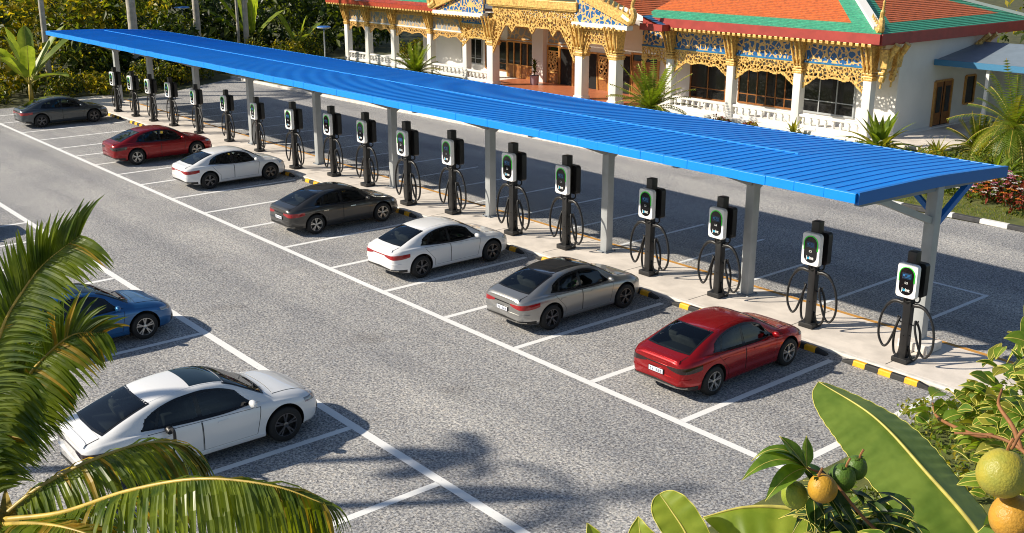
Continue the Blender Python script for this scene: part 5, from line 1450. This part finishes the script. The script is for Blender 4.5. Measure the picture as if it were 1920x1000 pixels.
mb = MB(); mb.tube(catmull([(0, 0, 0), (.05, .05, 2.), (-.02, .02, 4.2), (-.15, .1, 5.75)], 6), [.17-.10*i/18 for i in range(19)], M['rachis'], 12); mb.build('stem', ban, smooth=True)
big_leaf(ban, [(-2.50, 6.33, 5.70), (-2.84, 6.4, 6.08), (-3.3, 6.45, 6.36), (-3.8, 6.58, 6.55), (-4.34, 6.66, 6.63)], (.32), 'banana', -.45, roll=.12, ripple=.018, rf=23, seed=1, tipw=.45)
big_leaf(ban, [(-2.5, 6.3, 5.7), (-2.2, 6.7, 6.2), (-1.8, 7.2, 6.4), (-1.3, 7.6, 6.2)], .3, 'banana', .2, seed=4)
ban2 = empty('banana_plant', (-2.7, 4.9, 0), 'banana plant with a pale leaf arching level along the bottom photo edge', 'plant')
mb = MB(); mb.tube(catmull([(0, 0, 0), (.05, .05, 3.), (-.02, .15, 5.2), (.05, .45, 6.35)], 6), [.16-.10*i/18 for i in range(19)], M['rachis'], 12); mb.build('stem', ban2, smooth=True)
big_leaf(ban2, [(-2.65, 5.46, 6.38), (-3.01, 5.23, 6.51), (-3.34, 5.03, 6.57), (-3.57, 4.83, 6.56), (-3.76, 4.66, 6.47)], .27, 'banana_light', -.5, ripple=.05, rf=9, seed=2, droopw=.5, rib=.026)
big_leaf(ban2, [(-2.7, 5.3, 6.2), (-2.3, 5.6, 6.6), (-1.9, 5.9, 6.7), (-1.5, 6.2, 6.4)], .25, 'banana', .2, seed=7)
ban3 = empty('banana_plant', (-3.2, 4.2, 0), 'young banana plant with a bright yellow green leaf tip at the bottom photo edge', 'plant')
mb = MB(); mb.tube(catmull([(0, 0, 0), (.0, .05, 3.), (-.02, .1, 5.2), (-.1, .2, 6.0)], 6), [.13-.09*i/18 for i in range(19)], M['rachis'], 12); mb.build('stem', ban3, smooth=True)
big_leaf(ban3, [(-3.36, 4.36, 6.0), (-3.50, 4.38, 6.3), (-3.66, 4.39, 6.50), (-3.80, 4.40, 6.60), (-3.91, 4.42, 6.65)], .125, 'banana_light', .2, roll=.5, seed=3, rib=.012, tipw=.45)
big_leaf(ban3, [(-3.3, 4.35, 5.9), (-3.6, 4.27, 6.2), (-3.85, 4.24, 6.4), (-3.95, 4.28, 6.53)], .09, 'banana_light', .3, roll=.4, seed=5, rib=.01)
big_leaf(ban3, [(-3.35, 4.3, 5.9), (-3.7, 4.12, 6.2), (-4.0, 4.03, 6.38), (-4.14, 4.04, 6.49)], .07, 'banana_light', .3, seed=6, rib=.01)

# ------------------------------------------------------------------ fruit tree, front right
ft = empty('fruit_tree', (-1.2, 4.9, 0), 'fruit tree with green and orange hanging fruit and glossy leaves, front right', 'tree')
FO = root_loc(ft); rn = random.Random(77)
mb = MB(); mb.tube(catmull([(0, 0, 0), (.05, .05, 3), (-.05, 0, 5.6), (-.2, -.2, 6.9), (-.35, -.35, 7.45)], 6), [.13-.09*i/24 for i in range(25)], M['bark_dark'], 10); mb.build('trunk', ft, smooth=True)
def W_(p): return V(p)-FO
BR = [[(-1.55, 4.55, 7.4), (-1.73, 4.42, 7.66), (-1.85, 4.43, 7.74), (-1.99, 4.44, 7.75), (-2.14, 4.4, 7.72)], [(-1.85, 4.43, 7.74), (-1.94, 4.52, 7.79), (-2.04, 4.58, 7.84), (-2.09, 4.7, 7.87)],
      [(-1.55, 4.55, 7.0), (-2.0, 4.6, 6.85), (-2.5, 4.5, 7.0), (-2.75, 4.42, 7.22), (-2.85, 4.34, 7.28)], [(-1.5, 4.4, 7.4), (-1.5, 4.0, 7.9), (-1.55, 3.75, 8.15), (-1.58, 3.7, 8.08)], [(-1.6, 4.6, 7.4), (-2.0, 5.1, 7.5), (-2.3, 5.5, 7.65), (-2.5, 5.75, 7.85)],
      [(-1.99, 4.44, 7.75), (-2.2, 4.7, 7.6), (-2.5, 4.95, 7.5), (-2.62, 5.1, 7.5)]]
for k, b in enumerate(BR):
    mb = MB(); ln = catmull([W_(p) for p in b], 6); mb.tube(ln, [.013-.008*i/len(ln) for i in range(len(ln))], M['twig'], 7); mb.build('branch', ft, smooth=True)
def fruit(c, r, mt, seed, oval=1.08):
    r *= 1.08
    mb = MB(); n = 28; c = W_(c); P = []
    prof = []
    for i in range(n+1):
        a = pi*i/n; z = -cos(a)*r*oval; q = sin(a)*r*(1+.05*cos(a)) - (.25*r*exp(-((pi-a)/.22)**2) if i < n else 0)*0
        if i > n-3: z -= r*.05*(i-n+3)/3
        prof.append((max(q, .0005), z))
    mb.lathe(prof, M[mt], n=28)
    ax = Matrix.Rotation(.35*sin(seed), 3, 'X') @ Matrix.Rotation(.3*cos(seed*2), 3, 'Y')
    mb.v = [tuple(c + ax @ V(v)*(1+.015*mnoise.noise(V(v)*25+V((seed, 0, 0))))) for v in mb.v]
    f = mb.build('fruit', ft, smooth=True)
    m2 = MB(); top = c+ax @ V((0, 0, r*oval*.95)); m2.tube(catmull([top-V((0, 0, .01)), top+V((.004, 0, .02)), top+V((.012, .01, .05))], 4), .006, M['twig'], 6)
    for k in range(4):
        a = k*1.57; m2.add([top, top+V((.025*cos(a-.4), .025*sin(a-.4), .002)), top+V((.04*cos(a), .04*sin(a), -.006)), top+V((.025*cos(a+.4), .025*sin(a+.4), .002))], [(0, 1, 2, 3)], M['mango_leaf_dk'])
    m2.build('stalk', f); return f
tag(fruit((-2.86, 4.26, 7.15), .062, 'fruit_green', 1, 1.15), 'plain green fruit, left of the cluster')
tag(fruit((-2.72, 4.29, 7.235), .068, 'fruit_orange', 2, 1.02), 'orange fruit with a brown streak')
tag(fruit((-2.77, 4.54, 7.19), .066, 'fruit_dkgreen', 3), 'dark green fruit, right of the cluster')
tag(fruit((-2.76, 4.64, 7.215), .058, 'fruit_dkgreen', 6), 'dark green fruit mostly hidden behind the others')
tag(fruit((-1.60, 3.70, 7.975), .084, 'fruit_yellow', 4, 1.02), 'large yellow fruit')
tag(fruit((-1.56, 3.75, 7.79), .078, 'fruit_amber', 5, 1.05), 'large amber fruit below the yellow one')
MUL = 1.45
def add_leaf(mb, p, q, w, mt, bend=.12, fold=.3, nside=2, ripple=.05, edge=True, n=9, roll=0.):
    p, q = W_(p), W_(q); d = q-p; L = d.length; ln = []
    for i in range(n+1):
        t = i/n; ln.append(p+d*t+V((0, 0, bend*L*(4*t*(1-t)))))
    blade(mb, ln, lens(w, .85), M[mt], fold=fold, ripple=ripple, rf=2.5, seed=rn.uniform(0, 6), nside=nside, roll=roll, edge=.0011 if edge else None)
    mb.tube(ln, .0028, M['midrib'], 4)
hub = V((-2.85, 4.33, 7.28))
lv = MB()
for tip, w, mt, bd, rl in (((-2.97, 4.25, 7.44), .030, 'mango_leaf', .05, .5), ((-2.99, 3.99, 7.27), .038, 'mango_leaf', .22, .3), ((-2.93, 4.43, 7.40), .027, 'mango_leaf', .03, -.6), ((-3.01, 4.17, 7.37), .033, 'mango_leaf', .16, .2), ((-2.89, 4.06, 7.17), .036, 'mango_leaf', .15, .4),
        ((-2.53, 4.29, 7.09), .040, 'mango_leaf_dk', .1, 0), ((-2.6, 4.3, 7.22), .035, 'mango_leaf_dk', .1, .3), ((-2.45, 4.35, 7.0), .045, 'mango_leaf_dk', .1, .1), ((-3.02, 4.1, 7.33), .02, 'mango_leaf', .3, .2)):
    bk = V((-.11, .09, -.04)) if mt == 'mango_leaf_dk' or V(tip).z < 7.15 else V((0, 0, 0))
    add_leaf(lv, hub+bk, V(tip)+bk, w*1.4, mt, bd, roll=rl, edge=False)
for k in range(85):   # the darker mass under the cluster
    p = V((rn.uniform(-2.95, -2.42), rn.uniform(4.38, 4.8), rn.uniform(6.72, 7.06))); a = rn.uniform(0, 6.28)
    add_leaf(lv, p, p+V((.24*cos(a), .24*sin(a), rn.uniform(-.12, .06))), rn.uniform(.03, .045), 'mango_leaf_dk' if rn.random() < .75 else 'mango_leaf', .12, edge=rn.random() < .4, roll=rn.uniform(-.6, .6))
lv.build('foliage', ft, smooth=True, fix=False).__setitem__('label', 'long narrow glossy leaves round the fruit cluster')
# broad rounded leaves of the upper right mass
lv = MB()
MASS = [(-2.5, 4.97, 7.50, .13, 14), (-2.42, 5.12, 7.60, .15, 18), (-2.36, 5.36, 7.68, .16, 18), (-2.25, 5.0, 7.62, .18, 22), (-2.28, 5.3, 7.76, .16, 18), (-2.08, 4.82, 7.75, .16, 20), (-2.12, 5.2, 7.85, .2, 20), (-2.2, 4.82, 7.52, .12, 14), (-2.02, 4.72, 7.62, .13, 14), (-2.02, 4.9, 7.95, .14, 12), (-1.78, 4.5, 7.95, .14, 12), (-2.26, 5.6, 7.74, .13, 10), (-1.88, 4.45, 7.58, .09, 8), (-1.95, 4.65, 7.45, .14, 16), (-1.8, 4.45, 7.35, .15, 14), (-2.05, 4.8, 7.38, .14, 14), (-2.30, 4.9, 7.45, .12, 14), (-2.15, 4.9, 7.68, .14, 16), (-2.38, 5.2, 7.5, .14, 14), (-1.62, 4.2, 7.5, .12, 10), (-1.55, 4.2, 7.25, .14, 10)]
for x, y, z, r, n in MASS:
    for _ in range(n):
        d = V((rn.gauss(0, 1), rn.gauss(0, 1), rn.gauss(0, .8))).normalized(); p = V((x, y, z))+d*r*rn.uniform(.2, 1)
        a = rn.uniform(0, 6.28); L = rn.uniform(.07, .14); q = p+V((cos(a), sin(a), rn.uniform(-.5, .5)))*L
        add_leaf(lv, p, q, L*rn.uniform(.28, .38), ('guava_leaf', 'guava_leaf', 'mango_leaf', 'guava_leaf', 'lf_yellow')[rn.randrange(5)], .1, fold=rn.uniform(0, .4), edge=rn.random() < .45, n=6, roll=rn.uniform(-.9, .9))
for p, q, w in (((-1.82, 4.3, 7.66), (-2.02, 4.25, 7.60), .055), ((-2.1, 4.7, 7.62), (-2.3, 4.85, 7.55), .06), ((-2.0, 4.75, 7.75), (-2.2, 4.9, 7.74), .07), ((-1.72, 4.2, 7.9), (-1.8, 4.4, 7.86), .06)):
    add_leaf(lv, p, q, w, 'guava_leaf', .08, fold=.1, n=8)
for k in range(16):   # long drooping leaves at the right edge
    p = V((-2.42, 5.7, 7.93))+V((rn.uniform(-.06, .06), rn.uniform(-.1, .1), rn.uniform(-.12, .08)))
    a = rn.uniform(0, 6.28); add_leaf(lv, p, p+V((.1*cos(a), .1*sin(a), -rn.uniform(.05, .2))), .026, 'guava_leaf', .15, n=7)
lv.build('foliage', ft, smooth=True, fix=False).__setitem__('label', 'broad rounded leaves with pale edges')

# shrubs and ground cover on the bank right of the last bay
BK = 'bushes on the bank beside the last bay'
for i, (x, y, h, w, n, mts, lb) in enumerate([(-9.6, 19.6, .9, 1.1, 16, ['lf_bright', 'lf_yellow'], 'fine leaved yellow green bush beside the last bay line'), (-9.2, 21.4, 1.0, 1.1, 16, ['lf_bright', 'lf_mid'], 'green bush at the camera end of the island'), (-9.0, 17.6, .9, 1.2, 16, ['lf_yellow', 'lf_bright', 'lf_gold_sunlit'], 'golden ground bush behind the long banana leaf'), (-8.6, 15.4, .9, 1.2, 14, ['lf_mid', 'lf_bright'], 'green ground bush mostly hidden by the banana leaf'), (-8.2, 23.4, 1.2, 1.3, 16, ['lf_bright', 'lf_mid', 'lf_yellow'], 'leafy bush at the right end of the charger island'), (-7.5, 19.0, 1.3, 1.4, 16, ['lf_mid', 'lf_bright'], 'taller green bush behind the fruit tree leaves')]):
    small_bush((x, y), lb, BK, 90+i, h, w, n, .15, [M[k] for k in mts], z=0)
mb = MB(); mb.add([(-10.6, 8, .006), (12, 8, .006), (12, 34, .006), (-7.6, 34, .006), (-7.8, 24.8, .006), (-8.2, 22, .006), (-10.6, 20.6, .006)], [tuple(range(7))], M['lawn']); tag(mb.build('bank'), kind='structure')
# ------------------------------------------------------------------ light, sky, camera
EL = math.atan(1/sqrt(.9**2+1.23**2)); AZ = atan2(-.9, -1.23)
sd = bpy.data.lights.new('sun', 'SUN'); sd.energy = 5.0; sd.angle = radians(1.); sd.color = (1., .905, .755)
so = bpy.data.objects.new('sun', sd); col.objects.link(so); so.location = (-20, -30, 40)
so.rotation_euler = V((.9, 1.23, -1)).to_track_quat('-Z', 'Y').to_euler()
w = bpy.data.worlds.new('World'); scene.world = w; w.use_nodes = True
nt = w.node_tree; bg = nt.nodes['Background']; sky = nt.nodes.new('ShaderNodeTexSky'); sky.sky_type = 'NISHITA'; sky.sun_disc = False
sky.sun_elevation = EL; sky.sun_rotation = AZ % (2*pi); sky.air_density = 1.; sky.dust_density = .6; sky.ozone_density = 1.
nt.links.new(sky.outputs[0], bg.inputs[0]); bg.inputs[1].default_value = .078
cd = bpy.data.cameras.new('camera'); cd.sensor_width = 36; cd.lens = 2021/1920*36; cd.clip_end = 1500; cd.clip_start = .05
co = bpy.data.objects.new('camera', cd); col.objects.link(co); co.location = (0, 0, 9.88)
p_ = math.atan(620/2021); hd = radians(140.2)
co.rotation_euler = V((cos(hd)*cos(p_), sin(hd)*cos(p_), -sin(p_))).to_track_quat('-Z', 'Y').to_euler()
scene.camera = co
scene.view_settings.view_transform = 'Standard'; scene.view_settings.look = 'None'; scene.view_settings.exposure = .38; scene.view_settings.gamma = 1.
scene.cycles.max_bounces = 6; scene.cycles.transparent_max_bounces = 4; scene.cycles.caustics_reflective = False; scene.cycles.caustics_refractive = False
scene.cycles.use_denoising = True
scene.cycles.pixel_filter_type = 'BLACKMAN_HARRIS'; scene.cycles.filter_width = 1.05
